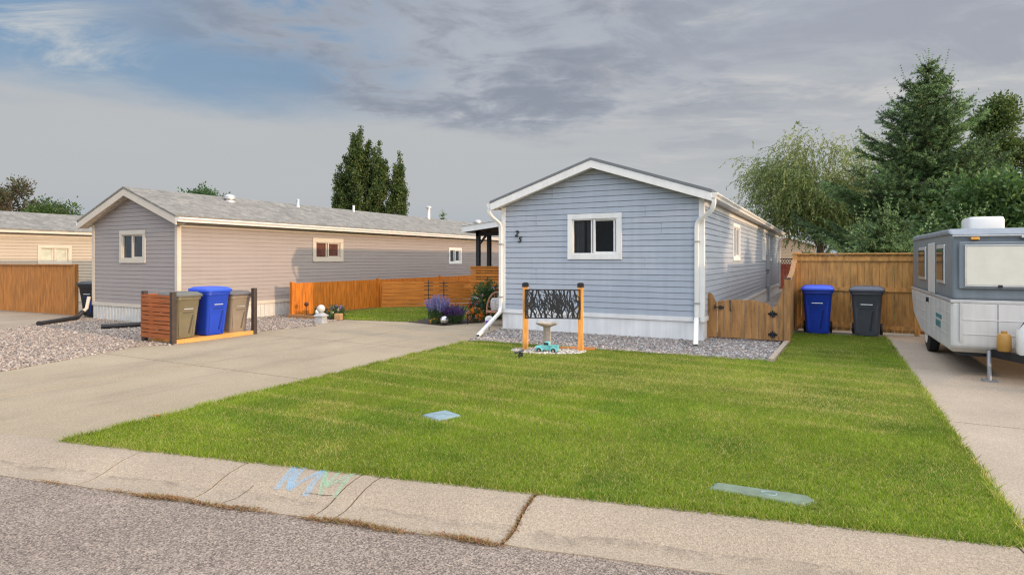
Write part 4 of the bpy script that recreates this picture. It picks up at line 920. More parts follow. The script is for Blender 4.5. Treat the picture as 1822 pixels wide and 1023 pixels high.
    b = MB(); loft(b, [[(x + 2.16, y + 12.0, z) for x, y, z in rrect(w, d, .05, zz, n=3)] for w, d, zz in ((.45, .66, 2.09), (.45, .66, 2.27), (.43, .62, 2.31), (.39, .56, 2.32))]); b.build('roof_air_conditioner', white_metal, t, world=True, smooth=True)
    # draw bar, jack, gas bottle cover
    b = MB(); b.beam((x0 + .35, y0 + .3, .36), (2.62, 9.35, .34), .07, .11); b.beam((x1 - .35, y0 + .3, .36), (2.62, 9.35, .34), .07, .11); b.box((x0 + .1, y0 + .15, .28), (x1 - .1, y1 - 1.6, .33)); b.build('draw_bar', black_metal, t, world=True)
    b = MB(); b.tube([(2.62, 9.48, .02), (2.62, 9.48, .80)], .026, 10); b.lathe([(.10, 0), (.10, .015), (.03, .03)], (2.62, 9.48, .004), 16); b.beam((2.62, 9.48, .93), (2.78, 9.48, .99), .02, .02); b.build('hitch_jack', M('jack_grey', (.25, .25, .25), rough=.5, metallic=.4), t, world=True)
    b = MB(); loft(b, [[(x + 2.50, y + 10.13, z) for x, y, z in rrect(w, d, .14, zz)] for w, d, zz in ((.62, .36, .40), (.64, .38, .46), (.62, .36, .72), (.46, .24, .83), (.2, .1, .85))]); b.build('gas_bottle_cover', white_metal, t, world=True, smooth=True)
    b = MB(); b.lathe([(.0, -.0), (.065, 0), (.08, .03), (.08, .20), (.065, .23), (.035, .24), (.035, .27), (0, .27)], (2.07, 10.2, .42), 18); b.build('gas_bottle', M('yellow_tank', (.40, .21, .05), rough=.4), t, world=True, smooth=True)
    b = MB(); b.tube([(1.95, 10.42, .38), (1.92, 10.25, .2), (1.92, 10.22, .0)], .025, 8); b.box((1.84, 10.14, 0), (2.0, 10.3, .02)); b.build('stabiliser', M('jack_grey', (.25, .25, .25)), t, world=True)
    for x in (x0 + .12, x1 - .12):
        b = MB(); b.lathe([(.02, -.09), (.24, -.09), (.31, -.07), (.32, 0), (.31, .07), (.24, .09), (.02, .09)], (x, 13.1, .32), 26, 'x'); w = b.build('wheel', M('tyre_rubber', (.018, .018, .018), rough=.85), t, world=True, smooth=True)
        b = MB(); b.lathe([(.02, -.095), (.17, -.095), (.18, -.085), (.18, .085), (.17, .095), (.02, .095)], (x, 13.1, .32), 20, 'x'); o = b.build('rim', white_metal, w, world=True, smooth=True); o.data.transform(Matrix.Translation(-t.location))
trailer()
t = thing('wood_block', 'brown timber block lying on the side drive under the trailer hitch', 'timber', (2.62, 9.62, 0)); b = MB(); b.box((2.35, 9.55, 0), (2.95, 9.75, .09)); b.box((2.42, 9.57, .092), (2.85, 9.73, .17)); b.build('block', woodh('brown_block', (.26, .13, .06)), t, world=True, bevel=.008)

# ---------------------------------------------------------------- privacy screen, bird bath, toy truck, spotlight
def screen():
    rz = math.atan2(.32, .90); t = thing('privacy_screen', 'black branch pattern metal screen between two orange timber posts', 'garden screen', (-4.43, 9.93, 0), rz)
    pw = wood('orange_post_cedar', (.62, .27, .06)); W = .485
    for s in (-1, 1):
        b = MB(); b.box((s * W - .048 + .015 * s, -.045, 0), (s * W + .048 + .015 * s, .045, 1.155)); p = b.build('post', pw, t, bevel=.005)
        b = MB(); x = s * W + .015 * s; b.box((x - .064, -.062, 1.157), (x + .064, .062, 1.175)); b.box((x - .055, -.052, 1.175), (x + .055, .052, 1.205)); b.box((x - .062, -.06, 1.205), (x + .062, .06, 1.222)); b.box((x - .04, -.04, 1.222), (x + .04, .04, 1.235)); b.build('post_cap', black_metal, p, bevel=.004)
    x0, x1, z0, z1 = -.50, .50, .585, 1.115; y = -.053
    b = MB(); fr = .02
    b.box((x0, y - .004, z0), (x1, y, z0 + fr)); b.box((x0, y - .004, z1 - fr), (x1, y, z1)); b.box((x0, y - .004, z0 + fr), (x0 + fr, y, z1 - fr)); b.box((x1 - fr, y - .004, z0 + fr), (x1, y, z1 - fr))
    rg = random.Random(12); yy = [0]
    def strip(pts, w0, w1):
        yy[0] += 1; off = y - .002 - .0000 * yy[0]; n = len(pts); L_ = []; R_ = []
        for i, (px, pz) in enumerate(pts):
            a = pts[max(i - 1, 0)]; c = pts[min(i + 1, n - 1)]; dx, dz = c[0] - a[0], c[1] - a[1]; l = math.hypot(dx, dz) or 1; w = (w0 + (w1 - w0) * i / (n - 1)) / 2
            L_.append((px - dz / l * w, pz + dx / l * w)); R_.append((px + dz / l * w, pz - dx / l * w))
        h = .0019 + .00002 * (yy[0] % 40)
        for i in range(n - 1): b.prism([L_[i], R_[i], R_[i + 1], L_[i + 1]], off - h, off + h)
    clampx = lambda v: max(x0 + .005, min(x1 - .005, v))
    def branch(x, z, dirz, w, ang, depth):
        pts = [(x, z)]; n = rg.randint(4, 8) if depth == 0 else rg.randint(2, 4)
        for i in range(n):
            ang += rg.uniform(-.34, .34) - ang * .25; st = .048
            x = clampx(x + math.sin(ang) * st); z = z + dirz * math.cos(ang) * st
            if z > z1 - .01 or z < z0 + .01: pts.append((x, max(z0 + .008, min(z1 - .008, z)))); break
            pts.append((x, z))
            if depth < 2 and rg.random() < .5: branch(x, z, dirz, w * .72, ang + rg.choice((-1, 1)) * rg.uniform(.5, .95), depth + 1)
        if len(pts) > 1: strip(pts, w, w * .5)
    n = 20
    for i in range(n):
        x = x0 + .03 + (x1 - x0 - .06) * (i + rg.uniform(.2, .8)) / n
        if i % 2: branch(x, z0 + .015, 1, .036, rg.uniform(-.2, .2), 0)
        else: branch(x, z1 - .015, -1, .036, rg.uniform(-.2, .2), 0)
        if i % 3 == 0: branch(x + .012, z0 + .015 if i % 2 == 0 else z1 - .015, 1 if i % 2 == 0 else -1, .028, rg.uniform(-.3, .3), 0)
    b.build('metal_panel', black_metal, t)
screen()
def birdbath():
    t = thing('bird_bath', 'fluted stone bird bath standing behind the teal toy truck', 'bird bath', (-4.68, 10.22, 0)); st = M('cast_stone', (.42, .37, .31), rough=.9, var=.2, scale=12, fine=.18, finescale=70, bump=.3, bscale=80)
    b = MB(); b.lathe([(.15, 0), (.155, .03), (.13, .05), (.09, .06)], n=28); vs = []; n = 32
    prof = [(.072, .06), (.066, .2), (.062, .36), (.075, .395), (.10, .405)]
    rings = [[(r * (1 + (.10 if k % 2 else -.06) * (0 if zi > 2 else 1)) * math.cos(2 * math.pi * k / n), r * (1 + (.10 if k % 2 else -.06) * (0 if zi > 2 else 1)) * math.sin(2 * math.pi * k / n), z) for k in range(n)] for zi, (r, z) in enumerate(prof)]
    loft(b, rings); b.build('pedestal', st, t, smooth=True)
    b = MB(); n = 40
    P = [(.07, .40), (.12, .41), (.185, .435), (.203, .452), (.207, .468), (.198, .478), (.18, .472), (.15, .455), (.06, .44), (.005, .438)]
    rings = [[(r * (1 + (.018 if (k // 2) % 2 and i in (2, 3, 4) else 0)) * math.cos(2 * math.pi * k / n), r * (1 + (.018 if (k // 2) % 2 and i in (2, 3, 4) else 0)) * math.sin(2 * math.pi * k / n), z) for k in range(n)] for i, (r, z) in enumerate(P)]
    loft(b, rings); b.build('bowl', st, t, smooth=True)
birdbath()
def truck():
    rz = math.atan2(.20, .95); t = thing('toy_truck', 'small teal pickup truck garden ornament on the white pebbles', 'garden ornament', (-4.44, 9.70, .005), rz); tl = M('teal_paint', (.14, .42, .42), rough=.55, var=.22, scale=14, fine=.08, finescale=80)
    b = MB()
    b.prism([(-.20, .045), (-.20, .098), (-.185, .112), (-.075, .122), (-.06, .125), (-.045, .178), (-.03, .19), (.035, .19), (.05, .178), (.055, .12), (.055, .045)], -.062, .062)
    b.build('cab', tl, t, bevel=.012, seg=3)
    b = MB(); b.box((.057, -.072, .055), (.20, -.060, .128)); b.box((.057, .060, .055), (.20, .072, .128)); b.box((.192, -.060, .055), (.204, .060, .128)); b.box((.057, -.06, .05), (.195, .06, .062)); b.box((.06, -.076, .122), (.204, -.058, .132)); b.build('truck_bed', tl, t, bevel=.004)
    for x in (-.135, .125):
        for s in (-1, 1):
            b = MB(); b.lathe([(.008, -.016), (.034, -.016), (.038, -.008), (.038, .008), (.034, .016), (.008, .016)], (x, s * .072, .038), 20, 'y'); w = b.build('wheel', M('tyre_rubber', (.02, .02, .02)), t, smooth=True)
            b = MB(); b.lathe([(.004, -.018), (.018, -.018), (.02, -.012), (.02, .012), (.018, .018), (.004, .018)], (x, s * .072, .038), 14, 'y'); b.build('hub_cap', M('rust_hub', (.32, .22, .17), rough=.6), w, smooth=True)
            b = MB(); pts = [(x + .055 * math.cos(a), s * .068, .036 + .055 * math.sin(a)) for a in np.linspace(-.1, math.pi + .1, 12)]; b.tube(pts, .016, 8); b.build('fender', tl, t, smooth=True)
    b = MB(); b.box((-.047, -.064, .134), (.038, -.061, .176)); b.box((-.047, .061, .134), (.038, .064, .176)); b.quad((-.0575, -.05, .132), (-.0575, .05, .132), (-.0465, .05, .174), (-.0465, -.05, .174)); b.build('window', dark_glass, t)
    b = MB(); b.box((-.214, -.07, .04), (-.20, .07, .058)); b.box((-.206, -.04, .062), (-.2, .04, .10)); b.build('bumper', M('teal_dark', (.10, .26, .27), rough=.5), t)
    for s in (-1, 1):
        b = MB(); b.lathe([(.001, -.012), (.014, -.012), (.016, .006), (.001, .01)], (-.2, s * .052, .088), 12, 'x'); b.build('headlight', M('lamp_grey', (.6, .58, .52), rough=.3), t, smooth=True)
truck()
def spot():
    t = thing('solar_spotlight', 'small black spotlight on a stake in the lawn by the pebbles', 'spotlight', (-4.58, 8.88, 0), R(25))
    b = MB(); b.tube([(0, 0, -.05), (0, 0, .05)], .012, 8); b.build('stake', black_metal, t)
    b = MB(); b.tube([(.0, .01, .05), (.035, .035, .075)], [.022, .03], 12); b.lathe([(.028, -.03), (.036, .03), (.03, .034), (.001, .02)], (.03, .03, .065), 14, 'x'); b.build('lamp_head', black_metal, t, smooth=True)
    b = MB(); b.beam((-.075, .02, .085), (.075, .05, .135), .11, .014); b.build('solar_panel', M('solar_cell', (.015, .018, .03), rough=.22, var=.3, scale=8), t, bevel=.004)
spot()
# ---------------------------------------------------------------- trees
leafm = M('leaf', (1, 1, 1), attr=True, rough=.5, translucent=.40, spec=.3)
needlem = M('needle', (1, 1, 1), attr=True, rough=.5, translucent=.2, spec=.25)
bark = M('bark', (.13, .10, .075), rough=.95, var=.35, scale=6, stretch=(3, 3, .7), bump=.6, bscale=20)
def unit(v): return v / (np.linalg.norm(v, axis=1, keepdims=True) + 1e-9)
def leaves_mesh(name, P, D, L_, W, C, g, mat, parent):
    """rhombic leaves at P pointing along D"""
    n = len(P); D = unit(D); s = unit(np.cross(D, unit(g.normal(size=(n, 3))))); L_ = np.broadcast_to(L_, n)[:, None]; W = np.broadcast_to(W, n)[:, None]
    V = np.stack([P, P + D * L_ * .5 + s * W * .5, P + D * L_, P + D * L_ * .5 - s * W * .5], 1).reshape(-1, 3)
    return soup(name, V, np.arange(4 * n).reshape(-1, 4), mat, np.repeat(C, 4, 0), parent)
def palette(g, n, pal, j=.18):
    P = np.array(pal); return P[g.integers(0, len(P), n)] * g.uniform(1 - j, 1 + j, (n, 1))
def limb_path(a, b, g, k=5, sag=.0, wob=.06):
    a, b = np.array(a), np.array(b); L_ = np.linalg.norm(b - a); out = []
    for i in range(k + 1):
        t = i / k; p = a + (b - a) * t; p[2] += sag * L_ * math.sin(math.pi * t); 
        if 0 < i < k: p = p + g.normal(size=3) * wob * L_ * .5
        out.append(p)
    return out
def broad_tree(name, label, loc, H, crown, nclump, nleaf, size, pal, seed, trunk_r=.16, aspect=.55, cr=(.45, .9), up=.3, cat='tree', group=None, limbs=18, split=1, per=None, fallen=0):
    """crown(g, n) gives clump centres; leaves gather in small sprays round each"""
    g = np.random.default_rng(seed); t = thing(name, label, cat, loc, 0, group); CC = crown(g, nclump); b = MB(); h0 = CC[:, 2].min()
    top = np.array([CC[:, 0].mean() * .5, CC[:, 1].mean() * .5, H * .80])
    for k in range(split):
        off = np.array([(k - (split - 1) / 2) * trunk_r * 2.2, 0, 0]); tp = limb_path(off + [0, 0, -.1], top * [1, 1, .95] + g.normal(size=3) * .2 * (split > 1), g, 7, wob=.03); b.tube(tp, [trunk_r * (1 - .88 * i / 7) / split ** .4 for i in range(8)], 9)
    for i in g.permutation(nclump)[:limbs]:
        c = CC[i]; z = min(max(h0 * .8, c[2] - np.hypot(c[0], c[1]) * 1.1), H * .75); q = top * (z / top[2]); r = trunk_r * (1 - .8 * z / H) * .55
        b.tube(limb_path([q[0], q[1], z], c, g, 5, .05), [max(.008, r * (1 - .85 * j / 5)) for j in range(6)], 6)
    b.build('trunk', bark, t, smooth=True)
    rr = g.uniform(*cr, nclump); w = rr ** 2; idx = g.choice(nclump, nleaf // 12, p=w / w.sum())
    S = CC[idx] + unit(g.normal(size=(len(idx), 3))) * (rr[idx] * g.uniform(.25, 1, len(idx)) ** .6)[:, None] * [1, 1, .8]
    k = np.repeat(np.arange(len(S)), 12); P = S[k] + g.normal(size=(len(k), 3)) * size * .95
    D = unit(P - CC[idx][k]) + g.normal(size=(len(k), 3)) * .6 + [0, 0, up]; tone = palette(g, len(S), pal, .3)[k] * g.uniform(.8, 1.2, (len(k), 1))
    leaves_mesh('crown', P, D, g.uniform(.7, 1.3, len(k)) * size, g.uniform(.7, 1.2, len(k)) * size * aspect, tone, g, leafm, t); return t
def ellipsoid(c, r, zmin=None, shell=.45):
    def f(g, n):
        d = unit(g.normal(size=(n, 3))); q = d * (g.uniform(shell ** 3, 1, n) ** (1 / 3))[:, None] * r + c
        if zmin: q[:, 2] = np.maximum(q[:, 2], zmin + g.uniform(0, .4, n))
        return q
    return f
G1 = [(.080, .125, .030), (.110, .155, .040), (.055, .095, .022), (.14, .175, .050)]
G2 = [(.050, .095, .024), (.070, .120, .028), (.038, .070, .020), (.09, .135, .032)]
def poplar(loc, H, r, seed, label, nl=14000):
    g = np.random.default_rng(seed); t = thing('poplar_tree', label, 'tree', loc, 0, 'tall poplars behind the grey house'); b = MB(); b.tube(limb_path([0, 0, -.1], [.1, 0, H * .92], g, 8, wob=.01), [.2 * (1 - .93 * i / 8) for i in range(9)], 9); ns = 44; A = []; B = []
    for i in range(ns):
        z = H * g.uniform(.08, .72); a = g.uniform(0, 6.28); L_ = H * g.uniform(.14, .30); rad = r * g.uniform(.55, 1.0) * min(1, (1.12 - (z + L_) / H) * 2.2) ; p0 = np.array([0, 0, z]); p1 = np.array([rad * math.cos(a), rad * math.sin(a), min(z + L_, H * .99)]); mid = (p0 + p1) / 2 + np.array([math.cos(a), math.sin(a), 0]) * rad * .25
        b.tube([p0, mid, p1], [.035, .02, .006], 5); A.append(mid * .6 + p0 * .4); B.append(p1)
    A.append(np.array([0, 0, H * .6])); B.append(np.array([.1, 0, H])); A = np.array(A); B = np.array(B); b.build('trunk', bark, t, smooth=True)
    k = g.integers(0, len(A), nl // 8); s = g.uniform(0, 1.04, len(k)); S = A[k] + (B - A)[k] * s[:, None] + g.normal(size=(len(k), 3)) * (.20 * (1.15 - s))[:, None] * [1, 1, 1.4]; q = np.repeat(np.arange(len(S)), 8)
    P = S[q] + g.normal(size=(len(q), 3)) * .09; D = g.normal(size=(len(q), 3)) * .8 + [0, 0, .6]; C = palette(g, len(S), [(.060, .095, .024), (.085, .125, .030), (.040, .070, .018), (.115, .150, .040)], .25)[q]
    leaves_mesh('crown', P, D, g.uniform(.10, .19, len(q)), g.uniform(.07, .13, len(q)), C, g, leafm, t)
poplar((-31.9, 35.15, 0), 11.7, 1.75, 1, 'tallest poplar, at the left of the clump behind the grey house', 36000)
poplar((-30.7, 35.9, 0), 10.5, 1.25, 2, 'middle poplar of the clump behind the grey house', 24000)
poplar((-29.3, 36.6, 0), 9.75, .72, 3, 'slim lower poplar at the right of the clump behind the grey house', 18000)
poplar((-33.2, 34.6, 0), 9.0, .9, 4, 'short poplar leaning out at the far left of the poplar clump', 16000)

def spruce(loc, H, RB, seed, label, name='spruce_tree', whorl=.26, nb=12, base=.25):
    g = np.random.default_rng(seed); t = thing(name, label, 'tree', loc); b = MB(); b.tube([(0, 0, -.1), (.02, 0, H * .5), (0, .02, H)], [.20, .11, .012], 10)
    PP = []; DD = []; TT = []; z = base
    def brush(p0, p1, curve, dens, ln, tone):
        L_ = np.linalg.norm(p1 - p0); n = max(2, int(L_ / .055)); s = np.linspace(0, 1, n); q = p0 + (p1 - p0) * s[:, None] + np.array([0, 0, 1.0]) * (curve * L_ * s * s)[:, None]
        d = unit(np.gradient(q, axis=0)); k = np.repeat(np.arange(n), dens); r = g.normal(size=(len(k), 3)); r -= d[k] * (r * d[k]).sum(1, keepdims=True); r = unit(r)
        PP.append(q[k] + g.normal(size=(len(k), 3)) * .012); DD.append((r * .8 + d[k] * .75) * ln); TT.append(np.full(len(k), tone) * g.uniform(.75, 1.2, len(k)))
    while z < H - .25:
        f = 1 - z / H; rad = RB * (f ** 1.02) * (.78 + .40 * g.random()) * min(1, .5 + z / (H * .10)); n = max(4, int(nb * (.55 + .6 * f))); a0 = g.uniform(0, 6.28)
        for i in range(n):
            a = a0 + i * 6.283 / n + g.normal() * .22; L_ = max(.18, rad * g.uniform(.55, 1.22)); zz = z + g.normal() * .09; el = .62 - .85 * f + g.normal() * .13; o = np.array([math.cos(a), math.sin(a), 0]); p0 = np.array([0, 0, zz]); sd = np.array([-math.sin(a), math.cos(a), 0]); m = 8
            pts = [p0 + o * L_ * s + np.array([0, 0, 1]) * L_ * (el * s * .55 + .30 * s ** 2.2) for s in np.linspace(0, 1, m)]
            if L_ > .5: b.tube(pts, [max(.006, .026 * f * (1 - s) + .006) for s in np.linspace(0, 1, m)], 5, caps=False)
            tone = g.uniform(.5, 1.15)
            for j in range(m - 1): 
                if j > 0: brush(pts[j], pts[j + 1], 0, 10, .10, tone * .9)
            nsub = int(L_ / .10)
            for j in range(nsub):
                s = .12 + .86 * (j + .5) / nsub; k = min(int(s * (m - 1)), m - 2); u = s * (m - 1) - k; p = pts[k] * (1 - u) + pts[k + 1] * u; sl = (.26 + .26 * L_ * (1 - s) ** .8) * g.uniform(.6, 1.35)
                sg = 1 if j % 2 else -1; dirv = o * .62 + sd * sg * g.uniform(.5, 1.0) + np.array([0, 0, g.uniform(-.25, .22)]); brush(p, p + dirv * sl, g.uniform(-.15, .35), 10, .10, tone * g.uniform(.7, 1.5))
            tip = pts[-1]; brush(tip, tip + o * (.16 + .12 * g.random()) + np.array([0, 0, .10 + .50 * g.random() * (g.random() < .35)]), .4, 6, .045, tone * 1.25)
        z += whorl * (.55 + .55 * f) * g.uniform(.8, 1.2)
    for k in range(6):
        a = k * 1.05 + g.random(); h = g.uniform(.3, .55) if k else .62; brush(np.array([0, 0, H - .3]), np.array([math.cos(a) * .20 * (k > 0), math.sin(a) * .20 * (k > 0), H - .3 + h]), .1, 5, .035, 1.0)
    b.build('trunk', bark, t, smooth=True); P = np.concatenate(PP); D = np.concatenate(DD); T = np.concatenate(TT)[:, None]; n = len(P)
    C = (np.array([.052, .125, .062]) * (1 - g.random((n, 1))) + np.array([.25, .335, .11]) * g.random((n, 1)) * 1.0) * T
    s = unit(np.cross(D, g.normal(size=(n, 3)))) * .012; V = np.stack([P - s, P + s, P + D + s * .25, P + D - s * .25], 1).reshape(-1, 3)
    soup('crown', V, np.arange(4 * n).reshape(-1, 4), needlem, np.repeat(C, 4, 0), t); return t
spruce((3.36, 27.82, 0), 9.35, 4.6, 5, 'tall dark spruce with upturned tips rising behind the golden fence', whorl=.38, nb=10)
spruce((1.35, 19.6, 0), 3.0, 1.9, 6, 'low spreading dark conifer just behind the golden fence', 'juniper_shrub', .26, 9, .1)
spruce((3.4, 20.3, 0), 2.75, 1.75, 8, 'dark conifer bush behind the trailer roof and air conditioner', 'juniper_shrub', .26, 9, .1)

def willow(loc, seed, label):
    g = np.random.default_rng(seed); t = thing('willow_tree', label, 'tree', loc); b = MB(); tips = []; b.tube(limb_path([0, 0, -.1], [.15, .1, 3.0], g, 4, wob=.03), [.30, .26, .23, .2, .17], 10)
    ends = []
    for i in range(40):
        a = g.uniform(0, 6.28); rr = 3.5 * math.sqrt(g.uniform(.04, 1)); zt = 8.5 - .28 * rr ** 1.45; e = np.array([rr * math.cos(a), rr * math.sin(a), zt - (g.uniform(0, 1) ** 1.3) * (zt - 3.6) + g.normal() * .3]); p = limb_path([.12, .08, g.uniform(1.8, 3.1)], e, g, 7, .12, .05); b.tube(p, [.06 * (1 - .9 * j / 7) + .005 for j in range(8)], 6); ends += [np.array(q) for q in p[3:]]
    b.build('trunk', bark, t, smooth=True); PP = []; DD = []; CC = []
    for e in ends:
        for s in range(g.integers(18, 30)):
            p = e + g.normal(size=3) * [.55, .55, .42]; o = unit((p - [0, 0, p[2]])[None])[0] * g.uniform(.1, .7) + g.normal(size=3) * .35; o[2] = g.uniform(.0, .75); n = g.integers(12, 26); st = .062; tone = g.uniform(.7, 1.25); pal = np.array([(.23, .265, .075), (.17, .22, .06), (.28, .31, .105), (.12, .165, .05)])[g.integers(0, 4)]
            for k in range(n):
                o[2] -= .095; v = o / np.linalg.norm(o); p = p + v * st; PP.append(p.copy()); DD.append(v * .8 + g.normal(size=3) * .55 + [0, 0, -.25]); CC.append(pal * tone)
    P = np.array(PP); n = len(P); leaves_mesh('crown', P, np.array(DD), g.uniform(.12, .20, n), g.uniform(.04, .06, n), np.array(CC) * g.uniform(.8, 1.2, (n, 1)), g, leafm, t)
willow((-.55, 37.9, 0), 4, 'loose pale green willow drooping over the end of the blue house')
def birch_crown(g, n):
    z = g.uniform(2.2, 8.6, n); r = 1.75 * np.clip((9.0 - z) / 5, .12, 1) ** .8; a = g.uniform(0, 6.28, n); q = np.sqrt(g.uniform(.1, 1, n)) * r; return np.stack([q * np.cos(a), q * np.sin(a), z], 1)
broad_tree('poplar_tree', 'pale green poplar peeping out to the right of the big spruce', (6.75, 34.2, 0), 8.9, birch_crown, 90, 26000, .13, G1, 31, aspect=.7, cr=(.30, .62), up=.5)
broad_tree('leafy_shrub', 'big broadleaf shrub behind the trailer at the right edge', (5.05, 23.3, 0), 4.5, ellipsoid((0, 0, 2.7), (2.3, 1.7, 1.75)), 60, 22000, .15, [(.085, .155, .040), (.06, .12, .033), (.12, .185, .052)], 32, aspect=.7, cr=(.4, .75), cat='shrub')
broad_tree('leafy_tree', 'thin reddish green tree at the far left behind the beige house', (-54.4, 22.0, 0), 7.7, ellipsoid((0, 0, 5.4), (2.1, 2.1, 2.1)), 44, 9000, .20, [(.085, .075, .035), (.06, .075, .028), (.10, .07, .04)], 33, cr=(.4, .8), limbs=40)
broad_tree('leafy_tree', 'small round green tree to the right of the thin reddish tree', (-51.4, 23.6, 0), 6.0, ellipsoid((0, 0, 4.4), (1.9, 1.9, 1.5)), 34, 9000, .19, G2, 34, cr=(.4, .8))
broad_tree('leafy_tree', 'dark leafy tree showing only its top above the grey roof', (-41.84, 28.74, 0), 7.1, ellipsoid((0, 0, 4.9), (2.6, 2.2, 2.0)), 44, 11000, .20, [(.035, .085, .022), (.05, .11, .028)], 35, cr=(.4, .8))
spruce((-34.3, 49.8, 0), 6.4, 1.2, 36, 'small distant conifer tip above the far end of the grey roof', whorl=.5, nb=6)
broad_tree('leafy_tree', 'shade tree standing beyond the right edge behind the trailer', (9.6, 13.2, 0), 6.2, ellipsoid((0, 0, 4.3), (1.7, 1.5, 1.7)), 40, 9000, .16, G2, 37, cr=(.4, .7))

# ---------------------------------------------------------------- flower bed by the porch
bedm = sheet('flower_bed', [(-9.85, 12.68), (-8.52, 12.36), (-8.1, 13.42), (-8.1, 14.9), (-9.0, 15.2), (-10.1, 13.6)], .006, mulch, 'dark mulch flower bed beside the concrete walkway', 'flower bed')
sheet('flower_bed', [(-13.6, 12.2), (-12.65, 12.16), (-11.86, 12.40), (-11.86, 12.62), (-13.55, 13.1)], .006, mulch, 'dark mulch bed at the foot of the low amber fence', 'flower bed')
def spiky(name, label, loc, r, h, nsp, cols, leafpal, seed, cat='plant', sp=.28):
    g = np.random.default_rng(seed); t = thing(name, label, cat, loc); b = MB(); P = []; D = []; C = []; FP = []; FD = []; FC = []
    for i in range(nsp):
        a = g.uniform(0, 6.28); q = math.sqrt(g.uniform(0, 1)) * r; bx, by = q * .45 * math.cos(a), q * .45 * math.sin(a); tx, ty = q * math.cos(a), q * math.sin(a); hh = h * g.uniform(.78, 1.04) * (1 - .22 * (q / r) ** 2); base = np.array([bx, by, 0]); tip = np.array([tx, ty, hh])
        b.tube([base, (base + tip) / 2 + [0, 0, .03], tip], [.004, .003, .002], 4, caps=False)
        m = int(hh * (1 - sp) / .016); s = g.uniform(.05, 1 - sp, m); P.append(base + (tip - base) * s[:, None] + g.normal(size=(m, 3)) * .022); D.append(g.normal(size=(m, 3)) + [0, 0, .5]); C.append(palette(g, m, leafpal))
        m = int(h * sp / .0048); s = g.uniform(1 - sp, 1, m); a2 = g.uniform(0, 6.28, m); rad = .013 * (1.15 - (s - 1 + sp) / sp); FP.append(base + (tip - base) * s[:, None]); FD.append(np.stack([np.cos(a2), np.sin(a2), np.full(m, .5)], 1)); FC.append(palette(g, m, cols, .25))
    b.build('stems', M('stem_green', (.07, .11, .03), rough=.7), t); P = np.concatenate(P); leaves_mesh('foliage', P, np.concatenate(D), g.uniform(.03, .06, len(P)), g.uniform(.012, .022, len(P)), np.concatenate(C), g, leafm, t)
    FP = np.concatenate(FP); leaves_mesh('flowers', FP, np.concatenate(FD), .022, .012, np.concatenate(FC), g, leafm, t); return t
spiky('salvia_plant', 'tall plant with pale lavender flower spikes at the bed corner', (-9.05, 12.92, 0), .36, .76, 120, [(.30, .26, .52), (.36, .33, .60), (.24, .19, .46)], [(.05, .10, .03), (.075, .125, .04), (.035, .07, .022)], 41, sp=.42)
spiky('salvia_plant', 'shorter plant with deep purple flower spikes behind the mirrored ball', (-8.62, 13.05, 0), .36, .50, 130, [(.10, .03, .20), (.15, .045, .24), (.07, .02, .16)], [(.045, .085, .028), (.06, .10, .03)], 42, sp=.45)
def bush(name, label, loc, rx, rz, nl, size, pal, seed, flowers=(), cat='plant', zc=None, fsize=.05, aspect=.5):
    g = np.random.default_rng(seed); t = thing(name, label, cat, loc); zc = zc or rz; d = unit(g.normal(size=(nl // 6, 3))); S = d * (g.uniform(.05, 1, len(d)) ** .45)[:, None] * [rx, rx, rz] * (1 + .22 * np.sin(d[:, :1] * 7 + d[:, 2:] * 9)) + [0, 0, zc]; q = np.repeat(np.arange(len(S)), 6); P = S[q] + g.normal(size=(len(q), 3)) * size * .7; P[:, 2] = np.maximum(P[:, 2], .01); D = unit(P - [0, 0, zc * .6]) + g.normal(size=(len(q), 3)) * .6
    leaves_mesh('foliage', P, D, g.uniform(.7, 1.25, len(q)) * size, g.uniform(.7, 1.2, len(q)) * size * aspect, palette(g, len(S), pal, .25)[q], g, leafm, t)
    b = MB()
    for i in range(10):
        e = S[g.integers(0, len(S))]; b.tube([(0, 0, 0), e * [.5, .5, .55], e], [.008, .006, .003], 5)
    b.build('stems', M('stem_green', (.07, .11, .03)), t)
    for col, n, lab in flowers:
        dd = unit(g.normal(size=(n, 3)) + [0.0, -.5, .55]); c = dd * [rx, rx, rz] * 1.02 + [0, 0, zc]; k = np.repeat(np.arange(n), 14); D = dd[k] * .35 + g.normal(size=(len(k), 3)); o = leaves_mesh('flowers', c[k] + g.normal(size=(len(k), 3)) * fsize * .2, D, fsize * .62, fsize * .42, palette(g, len(k), [col], .2), g, leafm, t); o['label'] = lab
    return t
bush('dahlia_bush', 'big dark green bush dotted with yellow and pink flowers by the porch', (-8.42, 14.5, 0), .46, .46, 3000, .085, [(.055, .105, .034), (.08, .14, .045), (.04, .08, .028)], 43, [((.55, .42, .05), 9, 'small yellow flowers'), ((.62, .36, .40), 4, 'pale pink flowers'), ((.55, .16, .06), 4, 'orange flowers')], zc=.5, fsize=.075)
bush('begonia_plant', 'low plant with bright orange flowers beside the dark purple salvia', (-8.22, 13.42, 0), .19, .17, 700, .05, [(.05, .09, .03), (.07, .11, .035)], 44, [((.75, .20, .02), 26, 'bright orange flowers'), ((.70, .30, .22), 8, 'salmon flowers')], zc=.20, fsize=.075)
bush('lily_plant', 'loose plant with red and white flowers above the orange begonia', (-8.42, 13.75, 0), .17, .20, 500, .06, [(.05, .09, .03)], 45, [((.52, .09, .06), 9, 'red flowers'), ((.62, .58, .50), 5, 'white flowers'), ((.14, .30, .30), 4, 'blue green leaves')], zc=.42, fsize=.07)
bush('marigold_plant', 'tiny plant with yellow flowers under the lavender spikes', (-8.92, 12.60, 0), .12, .07, 260, .035, [(.06, .09, .03)], 46, [((.62, .34, .03), 8, 'yellow flowers')], zc=.07, fsize=.04)
